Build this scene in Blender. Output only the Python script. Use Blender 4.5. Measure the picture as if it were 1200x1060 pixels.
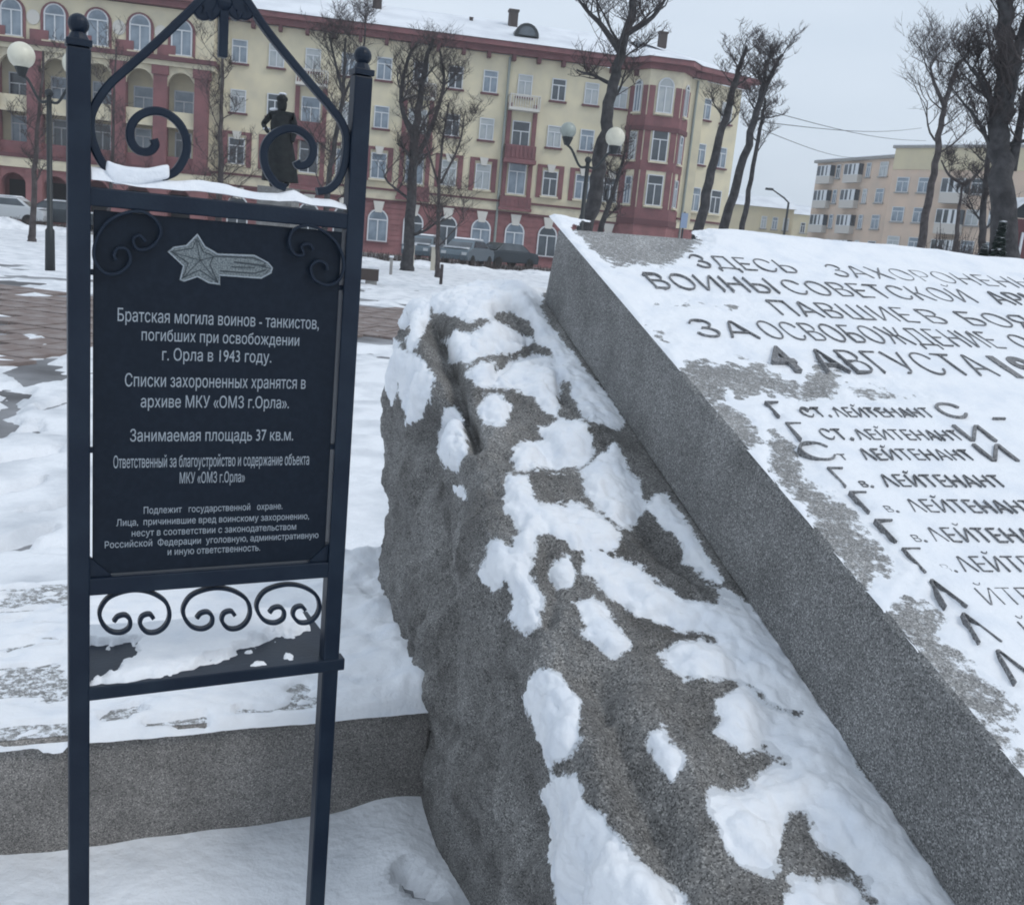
import bpy, bmesh, math, random
import numpy as np
from mathutils import Vector, Matrix
from mathutils.geometry import delaunay_2d_cdt
random.seed(7); rng = np.random.default_rng(7)
R = math.radians
sc = bpy.context.scene
for o in list(bpy.data.objects): bpy.data.objects.remove(o)

# ------------------------------------------------------------------ camera
TH = R(12); RHO = math.asin(.093); F = 1157.0
fw = np.array([0, math.cos(TH), -math.sin(TH)]); r0 = np.array([1., 0, 0]); u0 = np.array([0, math.sin(TH), math.cos(TH)])
rt = math.cos(RHO)*r0 + math.sin(RHO)*u0; up = math.cos(RHO)*u0 - math.sin(RHO)*r0
EYE = np.array([0, 0, 1.6])
cam = bpy.data.cameras.new('camera'); co = bpy.data.objects.new('camera', cam); sc.collection.objects.link(co)
m = Matrix(((rt[0], up[0], -fw[0], 0), (rt[1], up[1], -fw[1], 0), (rt[2], up[2], -fw[2], 1.6), (0, 0, 0, 1)))
co.matrix_world = m
cam.sensor_width = 36; cam.lens = F/1200*36; cam.clip_start = .05; cam.clip_end = 2000
sc.camera = co

# ------------------------------------------------------------------ light: overcast winter day
SUN_EL, SUN_AZ = R(48), R(112)   # azimuth clockwise from +Y: behind the clouds, to the right
w = bpy.data.worlds.new('World'); sc.world = w; w.use_nodes = True
nt = w.node_tree; nt.nodes.clear()
N_ = nt.nodes.new; L_ = nt.links.new
out = N_('ShaderNodeOutputWorld'); bg = N_('ShaderNodeBackground')
sky = N_('ShaderNodeTexSky'); sky.sky_type = 'NISHITA'; sky.sun_disc = False; sky.sun_elevation = SUN_EL; sky.sun_rotation = SUN_AZ
sky.dust_density = 3; sky.air_density = 1.2
geo = N_('ShaderNodeTexCoord'); mp = N_('ShaderNodeMapping'); mp.inputs['Scale'].default_value = (1.2, 1.2, 4.0)
nz = N_('ShaderNodeTexNoise'); nz.inputs['Scale'].default_value = 1.7; nz.inputs['Detail'].default_value = 5; nz.inputs['Roughness'].default_value = .5
cr = N_('ShaderNodeValToRGB'); cr.color_ramp.elements[0].position = .3; cr.color_ramp.elements[0].color = (5.7, 6.6, 7.7, 1)
cr.color_ramp.elements[1].position = .72; cr.color_ramp.elements[1].color = (7.0, 7.8, 8.8, 1)
mx = N_('ShaderNodeMixRGB'); mx.inputs[0].default_value = .9
L_(geo.outputs['Generated'], mp.inputs[0]); L_(mp.outputs[0], nz.inputs['Vector']); L_(nz.outputs[0], cr.inputs[0])
L_(sky.outputs[0], mx.inputs[1]); L_(cr.outputs[0], mx.inputs[2]); L_(mx.outputs[0], bg.inputs[0])
bg.inputs[1].default_value = .108; L_(bg.outputs[0], out.inputs[0])
sl = bpy.data.lights.new('sun', 'SUN'); sl.energy = .8; sl.angle = R(18); sl.color = (1, .97, .93)
so = bpy.data.objects.new('sun', sl); sc.collection.objects.link(so)
so.rotation_euler = (R(90)-SUN_EL, 0, R(180)-SUN_AZ)
sc.view_settings.view_transform = 'Standard'; sc.view_settings.look = 'None'; sc.view_settings.gamma = 1
sc.view_settings.use_curve_mapping = False; sc.view_settings.exposure = 0.14
sc.cycles.pixel_filter_type = 'BLACKMAN_HARRIS'; sc.cycles.filter_width = 1.9; sc.cycles.max_bounces = 5; sc.cycles.diffuse_bounces = 3; sc.cycles.glossy_bounces = 2

# ------------------------------------------------------------------ layout helpers
def ray(x, y): return fw + (x-600)/F*rt - (y-530)/F*up
def atY(x, y, Y): v = ray(x, y); return EYE + v*Y/v[1]
def atZ(x, y, z=0.): v = ray(x, y); return EYE + v*(z-EYE[2])/v[2]
def onplane(x, y, P, n): v = ray(x, y); return EYE + v*np.dot(P-EYE, n)/np.dot(v, n)
def proj(P):
    q = P-EYE; z = np.maximum(q@fw, .05); return np.stack([600+F*(q@rt)/z, 530-F*(q@up)/z], -1), z

col = sc.collection
def link(o, parent=None, mat=None):
    col.objects.link(o)
    if parent is not None: o.parent = parent
    if mat is not None: o.data.materials.append(mat)
    return o
def tag(o, label=None, cat=None, group=None, kind=None):
    if label: o['label'] = label
    if cat: o['category'] = cat
    if group: o['group'] = group
    if kind: o['kind'] = kind
    return o
def empty(name, loc=(0, 0, 0), rz=0):
    o = bpy.data.objects.new(name, None); o.location = loc; o.rotation_euler = (0, 0, rz); o.empty_display_size = .2
    col.objects.link(o); return o
def smooth(me, ang=None):
    me.polygons.foreach_set('use_smooth', [True]*len(me.polygons)); me.update()
class MB:
    def __init__(s): s.v = []; s.f = []; s.mi = []
    def add(s, vs, fs, m=0):
        b = len(s.v); s.v += [tuple(map(float, v)) for v in vs]; s.f += [tuple(b+i for i in f) for f in fs]; s.mi += [m]*len(fs); return s
    def box(s, x0, x1, y0, y1, z0, z1, m=0):
        vs = [(x, y, z) for x in (x0, x1) for y in (y0, y1) for z in (z0, z1)]
        return s.add(vs, [(0, 1, 3, 2), (4, 6, 7, 5), (0, 4, 5, 1), (2, 3, 7, 6), (0, 2, 6, 4), (1, 5, 7, 3)], m)
    def prism(s, poly, y0, y1, m=0):          # polygon in x-z, extruded along y
        n = len(poly)
        vs = [(p[0], y0, p[1]) for p in poly] + [(p[0], y1, p[1]) for p in poly]
        fs = [tuple(range(n)), tuple(range(2*n-1, n-1, -1))] + [(i, i+n, (i+1) % n+n, (i+1) % n) for i in range(n)]
        return s.add(vs, fs, m)
    def prismz(s, poly, z0, z1, m=0):
        n = len(poly)
        vs = [(p[0], p[1], z0) for p in poly] + [(p[0], p[1], z1) for p in poly]
        fs = [tuple(range(n-1, -1, -1)), tuple(range(n, 2*n))] + [(i, (i+1) % n, (i+1) % n+n, i+n) for i in range(n)]
        return s.add(vs, fs, m)
    def tube(s, pts, rad, n=8, m=0, cap=True):
        pts = [np.array(p, float) for p in pts]; k = len(pts)
        if np.isscalar(rad): rad = [rad]*k
        b = len(s.v); prev = None
        for i, p in enumerate(pts):
            t = pts[min(i+1, k-1)]-pts[max(i-1, 0)]; t /= (np.linalg.norm(t)+1e-12)
            a = prev if prev is not None else (np.array([0, 0, 1.]) if abs(t[2]) < .9 else np.array([1., 0, 0]))
            a = a-t*np.dot(a, t); a /= (np.linalg.norm(a)+1e-12); prev = a; c = np.cross(t, a)
            for j in range(n):
                q = 2*math.pi*j/n; s.v.append(tuple(p+rad[i]*(math.cos(q)*a+math.sin(q)*c)))
        for i in range(k-1):
            for j in range(n):
                s.f.append((b+i*n+j, b+i*n+(j+1) % n, b+(i+1)*n+(j+1) % n, b+(i+1)*n+j)); s.mi.append(m)
        if cap:
            s.f.append(tuple(b+j for j in range(n-1, -1, -1))); s.f.append(tuple(b+(k-1)*n+j for j in range(n))); s.mi += [m, m]
        return s
    def strip(s, pts, th, dp, y=0, m=0):      # flat bar following a curve in x-z: th thick in plane, dp deep along y
        pts = [np.array(p, float) for p in pts]; k = len(pts); b = len(s.v)
        if np.isscalar(th): th = [th]*k
        for i, p in enumerate(pts):
            t = pts[min(i+1, k-1)]-pts[max(i-1, 0)]; t /= (np.linalg.norm(t)+1e-12); nn = np.array([-t[1], t[0]])
            h = th[i]/2; c = min(h, dp/2)*.35
            for (a, q) in ((-h+c, -dp/2), (h-c, -dp/2), (h, -dp/2+c), (h, dp/2-c), (h-c, dp/2), (-h+c, dp/2), (-h, dp/2-c), (-h, -dp/2+c)):
                g = p+nn*a; s.v.append((g[0], y+q, g[1]))
        n = 8
        for i in range(k-1):
            for j in range(n):
                s.f.append((b+i*n+j, b+(i+1)*n+j, b+(i+1)*n+(j+1) % n, b+i*n+(j+1) % n)); s.mi.append(m)
        s.f.append(tuple(b+j for j in range(n))); s.f.append(tuple(b+(k-1)*n+j for j in range(n-1, -1, -1))); s.mi += [m, m]
        return s
    def sphere(s, c, r, nu=16, nv=10, m=0, sz=1.):
        b = len(s.v)
        for i in range(nv+1):
            a = math.pi*i/nv
            for j in range(nu):
                q = 2*math.pi*j/nu; s.v.append((c[0]+r*math.sin(a)*math.cos(q), c[1]+r*math.sin(a)*math.sin(q), c[2]+r*sz*math.cos(a)))
        for i in range(nv):
            for j in range(nu):
                s.f.append((b+i*nu+j, b+(i+1)*nu+j, b+(i+1)*nu+(j+1) % nu, b+i*nu+(j+1) % nu)); s.mi.append(m)
        return s
    def mesh(s, name, mats):
        me = bpy.data.meshes.new(name); me.from_pydata(s.v, [], s.f)
        for q in (mats if isinstance(mats, (list, tuple)) else [mats]): me.materials.append(q)
        if any(s.mi): me.polygons.foreach_set('material_index', s.mi)
        me.update(); return me
    def build(s, name, mats, parent=None, sm=False, bevel=0):
        me = s.mesh(name, mats)
        bm = bmesh.new(); bm.from_mesh(me); bmesh.ops.recalc_face_normals(bm, faces=bm.faces); bm.to_mesh(me); bm.free()
        if sm: smooth(me)
        o = bpy.data.objects.new(name, me); link(o, parent)
        if bevel:
            b = o.modifiers.new('bevel', 'BEVEL'); b.width = bevel; b.segments = 2; b.limit_method = 'ANGLE'
        return o
def inst(name, me, parent=None, loc=(0, 0, 0), rz=0, scale=(1, 1, 1)):
    o = bpy.data.objects.new(name, me); o.location = loc; o.rotation_euler = (0, 0, rz); o.scale = scale; return link(o, parent)
def rawmesh(name, V, Fc, mat, parent=None, sm=True):
    me = bpy.data.meshes.new(name); V = np.asarray(V, np.float32); Fc = np.asarray(Fc, np.int32)
    me.vertices.add(len(V)); me.vertices.foreach_set('co', V.ravel())
    me.loops.add(Fc.size); me.loops.foreach_set('vertex_index', Fc.ravel())
    me.polygons.add(len(Fc)); me.polygons.foreach_set('loop_start', np.arange(0, Fc.size, Fc.shape[1], dtype=np.int32))
    me.polygons.foreach_set('use_smooth', np.full(len(Fc), sm)); me.update(calc_edges=True); me.validate()
    me.materials.append(mat); o = bpy.data.objects.new(name, me); return link(o, parent)
def gridfaces(nu, nv):
    i, j = np.meshgrid(np.arange(nu-1), np.arange(nv-1), indexing='ij'); a = (i*nv+j).ravel()
    return np.stack([a, a+nv, a+nv+1, a+1], 1)

# numpy value noise
_perm = rng.random(65536)
def vn(p):
    p = np.asarray(p, float); i = np.floor(p).astype(np.int64); f = p-i; f = f*f*(3-2*f); r = 0
    for dx in (0, 1):
        for dy in (0, 1):
            for dz in (0, 1):
                h = ((i[..., 0]+dx)*73856093 ^ (i[..., 1]+dy)*19349663 ^ (i[..., 2]+dz)*83492791) & 65535
                wgt = (f[..., 0] if dx else 1-f[..., 0])*(f[..., 1] if dy else 1-f[..., 1])*(f[..., 2] if dz else 1-f[..., 2])
                r = r+_perm[h]*wgt
    return r*2-1
def fbm(p, sc_, oc=4, g=.5):
    r = 0; a = 1.
    for o in range(oc): r = r+a*vn(np.asarray(p)*sc_*2**o+17.3*o); a *= g
    return r
def sdpoly(P, poly):       # signed distance, >0 inside
    poly = np.array(poly, float); d = np.full(len(P), 1e9); ins = np.zeros(len(P), bool)
    for k in range(len(poly)):
        a, b = poly[k], poly[(k+1) % len(poly)]; e = b-a; wv = P-a
        t = np.clip((wv@e)/(e@e+1e-9), 0, 1); d = np.minimum(d, np.hypot(*(wv-t[:, None]*e).T))
        c = (a[1] <= P[:, 1]) != (b[1] <= P[:, 1])
        if abs(e[1]) > 1e-9: ins ^= c & (P[:, 0] < a[0]+(P[:, 1]-a[1])*e[0]/e[1])
    return np.where(ins, d, -d)
def sdseg(P, a, b):
    a = np.array(a, float); b = np.array(b, float); e = b-a; wv = P-a; t = np.clip((wv@e)/(e@e+1e-9), 0, 1); return np.hypot(*(wv-t[:, None]*e).T)
def spl(pts, n=6):        # Catmull-Rom
    P = [np.array(p, float) for p in pts]; P = [2*P[0]-P[1]]+P+[2*P[-1]-P[-2]]; o = []
    for i in range(1, len(P)-2):
        for k in range(n):
            t = k/n; o.append(.5*((2*P[i])+(-P[i-1]+P[i+1])*t+(2*P[i-1]-5*P[i]+4*P[i+1]-P[i+2])*t*t+(-P[i-1]+3*P[i]-3*P[i+1]+P[i+2])*t**3))
    o.append(P[-2]); return o

# ------------------------------------------------------------------ materials
def mat(name, colr, rough=.6, metal=0, noise=None, bump=None, coord='Object', spec=None):
    """noise = (scale, detail, colour2, lo, hi); bump = (scale, strength, distance)"""
    M = bpy.data.materials.new(name); M.use_nodes = True; t = M.node_tree; b = t.nodes['Principled BSDF']
    b.inputs['Base Color'].default_value = (*colr, 1); b.inputs['Roughness'].default_value = rough; b.inputs['Metallic'].default_value = metal
    if spec is not None: b.inputs['Specular IOR Level'].default_value = spec
    tc = t.nodes.new('ShaderNodeTexCoord')
    if noise:
        n = t.nodes.new('ShaderNodeTexNoise'); n.inputs['Scale'].default_value = noise[0]; n.inputs['Detail'].default_value = noise[1]
        t.links.new(tc.outputs[coord], n.inputs['Vector']); c = t.nodes.new('ShaderNodeValToRGB')
        c.color_ramp.elements[0].position = noise[3]; c.color_ramp.elements[1].position = noise[4]
        c.color_ramp.elements[0].color = (*colr, 1); c.color_ramp.elements[1].color = (*noise[2], 1)
        t.links.new(n.outputs[0], c.inputs[0]); t.links.new(c.outputs[0], b.inputs['Base Color'])
    if bump:
        n = t.nodes.new('ShaderNodeTexNoise'); n.inputs['Scale'].default_value = bump[0]; n.inputs['Detail'].default_value = 5
        t.links.new(tc.outputs[coord], n.inputs['Vector']); q = t.nodes.new('ShaderNodeBump')
        q.inputs['Strength'].default_value = bump[1]; q.inputs['Distance'].default_value = bump[2]
        t.links.new(n.outputs[0], q.inputs['Height']); t.links.new(q.outputs[0], b.inputs['Normal'])
    return M
def granite(name, dark, mid, light, scale=430, bumpd=.00035, stain=None, bs=.6, crumbs=False, cover=False):
    M = bpy.data.materials.new(name); M.use_nodes = True; t = M.node_tree; b = t.nodes['Principled BSDF']; b.inputs['Roughness'].default_value = .75
    tc = t.nodes.new('ShaderNodeTexCoord'); nn = t.nodes.new
    v = nn('ShaderNodeTexVoronoi'); v.inputs['Scale'].default_value = scale; t.links.new(tc.outputs['Object'], v.inputs['Vector'])
    sep = nn('ShaderNodeSeparateColor'); t.links.new(v.outputs['Color'], sep.inputs[0])
    c = nn('ShaderNodeValToRGB'); e = c.color_ramp.elements; e[0].position = .0; e[0].color = (*dark, 1); e[1].position = .98; e[1].color = (*light, 1)
    for p, q in ((.22, dark), (.34, mid), (.78, mid)):
        x = e.new(p); x.color = (*q, 1)
    t.links.new(sep.outputs[0], c.inputs[0])
    n2 = nn('ShaderNodeTexNoise'); n2.inputs['Scale'].default_value = 5; n2.inputs['Detail'].default_value = 9; n2.inputs['Roughness'].default_value = .65
    t.links.new(tc.outputs['Object'], n2.inputs['Vector'])
    c2 = nn('ShaderNodeValToRGB'); c2.color_ramp.elements[0].position = .32; c2.color_ramp.elements[1].position = .7
    s0 = stain or (.62, .62, .62); c2.color_ramp.elements[0].color = (*s0, 1); c2.color_ramp.elements[1].color = (1.12, 1.12, 1.12, 1)
    t.links.new(n2.outputs[0], c2.inputs[0]); mm = nn('ShaderNodeMixRGB'); mm.blend_type = 'MULTIPLY'; mm.inputs[0].default_value = 1
    t.links.new(c.outputs[0], mm.inputs[1]); t.links.new(c2.outputs[0], mm.inputs[2]); t.links.new(mm.outputs[0], b.inputs['Base Color'])
    if crumbs:      # frozen grains of snow left on the stone
        n5 = nn('ShaderNodeTexNoise'); n5.inputs['Scale'].default_value = 75; n5.inputs['Detail'].default_value = 8; n5.inputs['Roughness'].default_value = .75
        t.links.new(tc.outputs['Object'], n5.inputs['Vector']); c5 = nn('ShaderNodeValToRGB'); c5.color_ramp.elements[0].position = .54; c5.color_ramp.elements[1].position = .70
        t.links.new(n5.outputs[0], c5.inputs[0]); m5 = nn('ShaderNodeMixRGB'); m5.inputs[2].default_value = (.72, .75, .79, 1)
        t.links.new(c5.outputs[0], m5.inputs[0]); t.links.new(mm.outputs[0], m5.inputs[1]); t.links.new(m5.outputs[0], b.inputs['Base Color'])
    if cover:       # thin dusting where the snow thins out (attribute 'cover' of the mesh)
        src = b.inputs['Base Color'].links[0].from_socket; at = nn('ShaderNodeAttribute'); at.attribute_name = 'cover'
        n6 = nn('ShaderNodeTexNoise'); n6.inputs['Scale'].default_value = 48; n6.inputs['Detail'].default_value = 10; n6.inputs['Roughness'].default_value = .78
        t.links.new(tc.outputs['Object'], n6.inputs['Vector']); ad = nn('ShaderNodeMath'); ad.operation = 'ADD'; t.links.new(at.outputs['Fac'], ad.inputs[0]); t.links.new(n6.outputs[0], ad.inputs[1])
        c6 = nn('ShaderNodeValToRGB'); c6.color_ramp.elements[0].position = .93; c6.color_ramp.elements[1].position = 1.03; t.links.new(ad.outputs[0], c6.inputs[0])
        m6 = nn('ShaderNodeMixRGB'); m6.inputs[2].default_value = (.76, .79, .83, 1); t.links.new(c6.outputs[0], m6.inputs[0]); t.links.new(src, m6.inputs[1]); t.links.new(m6.outputs[0], b.inputs['Base Color'])
    n3 = nn('ShaderNodeTexNoise'); n3.inputs['Scale'].default_value = scale*.8; n3.inputs['Detail'].default_value = 6; n3.inputs['Roughness'].default_value = .7
    t.links.new(tc.outputs['Object'], n3.inputs['Vector']); q = nn('ShaderNodeBump'); q.inputs['Strength'].default_value = bs; q.inputs['Distance'].default_value = bumpd*4
    t.links.new(n3.outputs[0], q.inputs['Height']); t.links.new(q.outputs[0], b.inputs['Normal'])
    return M
M = {}
M['snow'] = mat('snow', (.82, .84, .87), .65, bump=(26, .55, .02), noise=(2.2, 11, (.52, .55, .59), .44, .74))
M['snow_fine'] = mat('snow_fine', (.82, .84, .87), .65, bump=(70, .5, .006), noise=(11, 6, (.71, .75, .81), .45, .75))
M['snow_far'] = mat('snow_far', (.80, .83, .87), .7, bump=(1.3, .5, .15), noise=(.35, 9, (.58, .61, .66), .42, .75))
M['dirty_snow'] = mat('dirty_snow', (.62, .63, .66), .7, bump=(30, .8, .02), noise=(9, 8, (.38, .37, .37), .4, .7))
M['granite'] = granite('granite', (.10, .10, .099), (.225, .224, .221), (.46, .455, .445), stain=(.58, .58, .575))
M['granite_top'] = granite('granite_top', (.14, .14, .14), (.28, .28, .275), (.55, .54, .53), crumbs=True, cover=True)
M['rock'] = granite('rock', (.10, .098, .095), (.245, .241, .234), (.47, .46, .44), 380, .0008, (.42, .41, .40), 1.0, cover=True)
M['ledge'] = granite('ledge', (.115, .11, .105), (.245, .233, .22), (.46, .43, .40), 400)
M['letter'] = granite('letter', (.10, .10, .103), (.21, .212, .22), (.38, .38, .38), 340)
M['iron'] = mat('iron', (.004, .011, .025), .42, 0, noise=(14, 9, (.010, .020, .036), .42, .72), bump=(190, .35, .0012), spec=.30)
M['plaque'] = mat('plaque', (.004, .009, .018), .42, 0, noise=(120, 6, (.008, .015, .027), .4, .8), bump=(300, .06, .0005), spec=.22)
M['print'] = mat('print', (.36, .40, .44), .6, noise=(600, 3, (.22, .26, .30), .35, .7))
M['etch'] = mat('etch', (.20, .23, .24), .7, noise=(420, 4, (.08, .10, .11), .4, .62))
M['etch_dark'] = mat('etch_dark', (.03, .04, .05), .6)
M['yellow'] = mat('yellow_plaster', (.70, .63, .45), .85, noise=(.9, 11, (.58, .53, .40), .35, .7))
M['cream'] = mat('cream_plaster', (.68, .62, .46), .85, noise=(2, 6, (.56, .50, .38), .4, .7))
M['red'] = mat('red_plaster', (.24, .105, .11), .85, noise=(1.6, 10, (.17, .08, .085), .35, .7))
M['redbrick'] = mat('red_rusticated', (.31, .14, .14), .85, noise=(1.4, 11, (.21, .10, .10), .35, .7))
M['darkred'] = mat('dark_red', (.13, .055, .06), .8)
M['stucco'] = mat('white_stucco', (.62, .60, .55), .85)
M['frame'] = mat('white_frame', (.62, .64, .66), .5)
M['glass'] = mat('glass', (.12, .16, .20), .12, noise=(.9, 3, (.30, .36, .42), .35, .65), spec=.8)
M['darkglass'] = mat('dark_glass', (.035, .045, .055), .12, noise=(.8, 3, (.09, .11, .13), .4, .7), spec=.8)
M['lightglass'] = mat('curtained_glass', (.34, .38, .40), .25, noise=(1.6, 3, (.46, .48, .47), .35, .65), spec=.7)
M['shade'] = mat('dark_interior', (.03, .028, .028), .9)
M['metal'] = mat('dark_metal', (.03, .035, .038), .5, .3)
M['pipe'] = mat('drainpipe', (.26, .29, .27), .5)
M['globe'] = mat('globe', (.72, .70, .58), .35, noise=(4, 4, (.60, .58, .48), .4, .7))
M['globe_grey'] = mat('globe_grey_green', (.34, .38, .35), .4, noise=(4, 4, (.25, .28, .26), .4, .7))  # darker grey-green tone for the smaller globe
M['bronze'] = mat('bronze', (.008, .010, .012), .6, 0, noise=(8, 5, (.018, .022, .022), .4, .7), spec=.2)
M['bark'] = mat('bark', (.032, .031, .033), .95, noise=(6, 8, (.085, .082, .085), .35, .75), bump=(25, .9, .03))
M['bark2'] = mat('bark_brown', (.045, .037, .036), .95, noise=(6, 8, (.11, .095, .095), .35, .75), bump=(25, .9, .03))
M['twig'] = mat('twig', (.055, .045, .045), .95)
M['paver'] = mat('paver', (.19, .145, .13), .85, noise=(3, 8, (.30, .27, .26), .4, .75), bump=(60, .4, .004), coord='Object')
M['asphalt'] = mat('asphalt', (.10, .10, .105), .9, noise=(.7, 8, (.36, .37, .39), .4, .68), coord='Object')
M['concrete'] = mat('concrete', (.26, .25, .24), .9, noise=(5, 6, (.36, .35, .33), .4, .7))
M['creampost'] = mat('cream_paint', (.55, .51, .42), .7)
M['hedge'] = mat('hedge', (.07, .055, .05), .95)
M['orange'] = mat('orange_plaster', (.64, .49, .38), .85, noise=(.5, 8, (.52, .42, .34), .35, .7))
M['ochre'] = mat('ochre_plaster', (.60, .53, .36), .85, noise=(.5, 8, (.52, .46, .33), .35, .7))
M['balc'] = mat('balcony_panel', (.52, .49, .45), .7)
M['carwhite'] = mat('car_white', (.55, .58, .60), .3); M['cardark'] = mat('car_dark', (.03, .04, .05), .25); M['cargrey'] = mat('car_grey', (.13, .17, .20), .3)
M['tyre'] = mat('tyre', (.02, .02, .02), .9); M['tail'] = mat('tail_lamp', (.45, .03, .03), .3)
M['blue'] = mat('blue_sign', (.26, .33, .46), .5); M['needle'] = mat('fir', (.022, .045, .035), .9)

# ------------------------------------------------------------------ ground
P1 = atY(655, 268, 3.4)
e_ = ray(274, -182); E = e_/np.linalg.norm(e_); eh = np.array([E[0], E[1], 0]); eh /= np.linalg.norm(eh)
rr = np.array([eh[1], -eh[0], 0]); NN = np.cross(rr, E); NN /= np.linalg.norm(NN)
O2 = np.array([P1[0], P1[1], 0.])
def rockSE(P): q = P-O2; return q@rr, q@eh

b = MB(); S = 900
b.add([(-S, -S, -.10), (S, -S, -.10), (S, S, -.10), (-S, S, -.10)], [(0, 1, 2, 3)])
tag(b.build('ground', M['snow_far']), kind='structure')
# near snow sheet: displaced grid with bare streaks that sink through to the paving below
def snow_patch(name, x0, x1, y0, y1, st, base, amp, mt, hole=None, kind='structure'):
    xs = np.arange(x0, x1+st, st); ys = np.arange(y0, y1+st, st); X, Y = np.meshgrid(xs, ys, indexing='ij')
    P = np.stack([X.ravel(), Y.ravel(), np.zeros(X.size)], 1)
    z = base+amp*fbm(P, 1.6, 5)+amp*.5*fbm(P, 6.5, 4)
    if hole is not None: z = hole(P, z)
    P[:, 2] = z
    return rawmesh(name, P, gridfaces(len(xs), len(ys)), mt)
LA0 = atZ(0, 865, .3); LB0 = atZ(508, 820, .3); _d = (LB0-LA0)[:2]; _d /= np.linalg.norm(_d); LN0 = np.array([-_d[1], _d[0]])
pxpath = [(-400, 318), (0, 331), (80, 347), (260, 352), (440, 361), (620, 368), (620, 398), (440, 391), (260, 392), (80, 402), (0, 424), (-400, 470)]
def near_hole(P, z):
    q, dz = proj(P)
    mpx = dz/F
    d = sdpoly(q, pxpath)*mpx
    far = np.clip((P[:, 1]-7)/4, 0, 1)
    z = np.where(d > -1.5, z-(.10)*np.clip(d*1.2/1.0+.85+.8*fbm(P, 1.3, 5), 0, 1)*far, z)
    for (a, b_, wd) in (((30, 428), (62, 436), 11), ((0, 482), (14, 470), 14), ((0, 505), (12, 500), 10), ((0, 455), (30, 458), 7), ((470, 1015), (500, 1040), 9), ((20, 505), (45, 500), 5), ((70, 400), (30, 440), 9), ((0, 540), (70, 525), 4), ((0, 575), (50, 560), 4), ((30, 600), (85, 585), 4), ((0, 640), (60, 620), 5), ((50, 475), (85, 465), 4)):
        g = sdseg(q, a, b_); z = z-.085*np.clip(1.4-g/wd+.6*fbm(P*np.array([1, 1, 1]), 7, 3), 0, 1)
    qd = (P[:, 0]-LA0[0])*LN0[0]+(P[:, 1]-LA0[1])*LN0[1]; z = z-.035*np.clip((.25-qd)/.3, 0, 1)
    st_ = fbm(P[:, :3]*np.array([.55, 1.9, 1]), 1.5, 5); z = z-.075*np.clip((st_-.55)*3, 0, 1)*np.clip((P[:, 1]-3.3)/.8, 0, 1)*np.clip((-P[:, 0]-.9)/.8, 0, 1)*np.clip((11-P[:, 1])/3, 0, 1)
    # trodden hollow and drift against the stone
    s, e = rockSE(P); z = z+.05*np.exp(-((s+.58)/.10)**2)*np.clip((-e)/.4, 0, 1)*0.6
    return z
g1 = snow_patch('snow_cover', -4.2, 2.6, .4, 9.0, .03, .012, .012, M['snow'], near_hole)
tag(g1, 'trodden snow lying round the granite memorial', kind='structure')
g2 = snow_patch('snow_field', -34, 40, 9.0, 52, .17, .012, .024, M['snow'], near_hole)
tag(g2, kind='structure')
g3 = snow_patch('snow_side', -12, -4.2, 0.4, 9.0, .06, .012, .022, M['snow'], near_hole); tag(g3, kind='structure')
b = MB(); b.add([(-34, .4, -.06), (40, .4, -.06), (40, 52, -.06), (-34, 52, -.06)], [(0, 1, 2, 3)])
tag(b.build('pavement', M['asphalt']), kind='structure')
# street in front of the houses, slushy
b = MB(); ua = R(10); uu = np.array([math.cos(ua), math.sin(ua), 0]); nn_ = np.array([-math.sin(ua), math.cos(ua), 0])
BP = atY(450, 296, 70); BP[2] = 0
c = BP-nn_*12; q = [c-uu*90-nn_*5, c+uu*160-nn_*5, c+uu*160+nn_*5, c-uu*90+nn_*5]
b.add([(p[0], p[1], -.02) for p in q], [(0, 1, 2, 3)]); tag(b.build('road', M['asphalt']), kind='structure')
b = MB()
for off in (-5.25, 5.0):
    c = BP-nn_*(12-off); q = [c-uu*90, c+uu*160, c+uu*160+nn_*.25, c-uu*90+nn_*.25]; b.prismz([(p[0], p[1]) for p in q], -.08, .11)
tag(b.build('kerb', M['concrete']), kind='structure')
# paving slabs of the path, each its own piece
pv = empty('footpath', (0, 0, 0)); tag(pv, kind='structure')
pm = MB().box(-.19, .19, -.34, .34, -.05, .0).mesh('paver', M['paver'])
cand = []
pa = R(-16); ca, sa = math.cos(pa), math.sin(pa)
for i in range(-60, 60):
    for j in range(-30, 40):
        lx = i*.42+(.21 if j % 2 else 0); ly = j*.74; X = ca*lx-sa*ly-6; Y = sa*lx+ca*ly+13
        P = np.array([[X, Y, 0.]]); qq, _ = proj(P)
        if sdpoly(qq, pxpath)[0] > -2 and -10 < qq[0, 0] < 640: cand.append((Y+ (0 if qq[0, 0] < 85 or 425 < qq[0, 0] < 450 else 100), X, Y))
cand.sort()
for k, (_, X, Y) in enumerate(cand[:290]):
    inst('paver', pm, pv, (X, Y, -.022+random.uniform(-.006, .006)), pa+random.uniform(-.01, .01))
rest = MB()
for (_, X, Y) in cand[290:900]: rest.box(X-.19, X+.19, Y-.34, Y+.34, -.05, -.012+random.uniform(-.005, .005))
if rest.v: tag(rest.build('paving', M['paver'], pv), kind='stuff')

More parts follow.
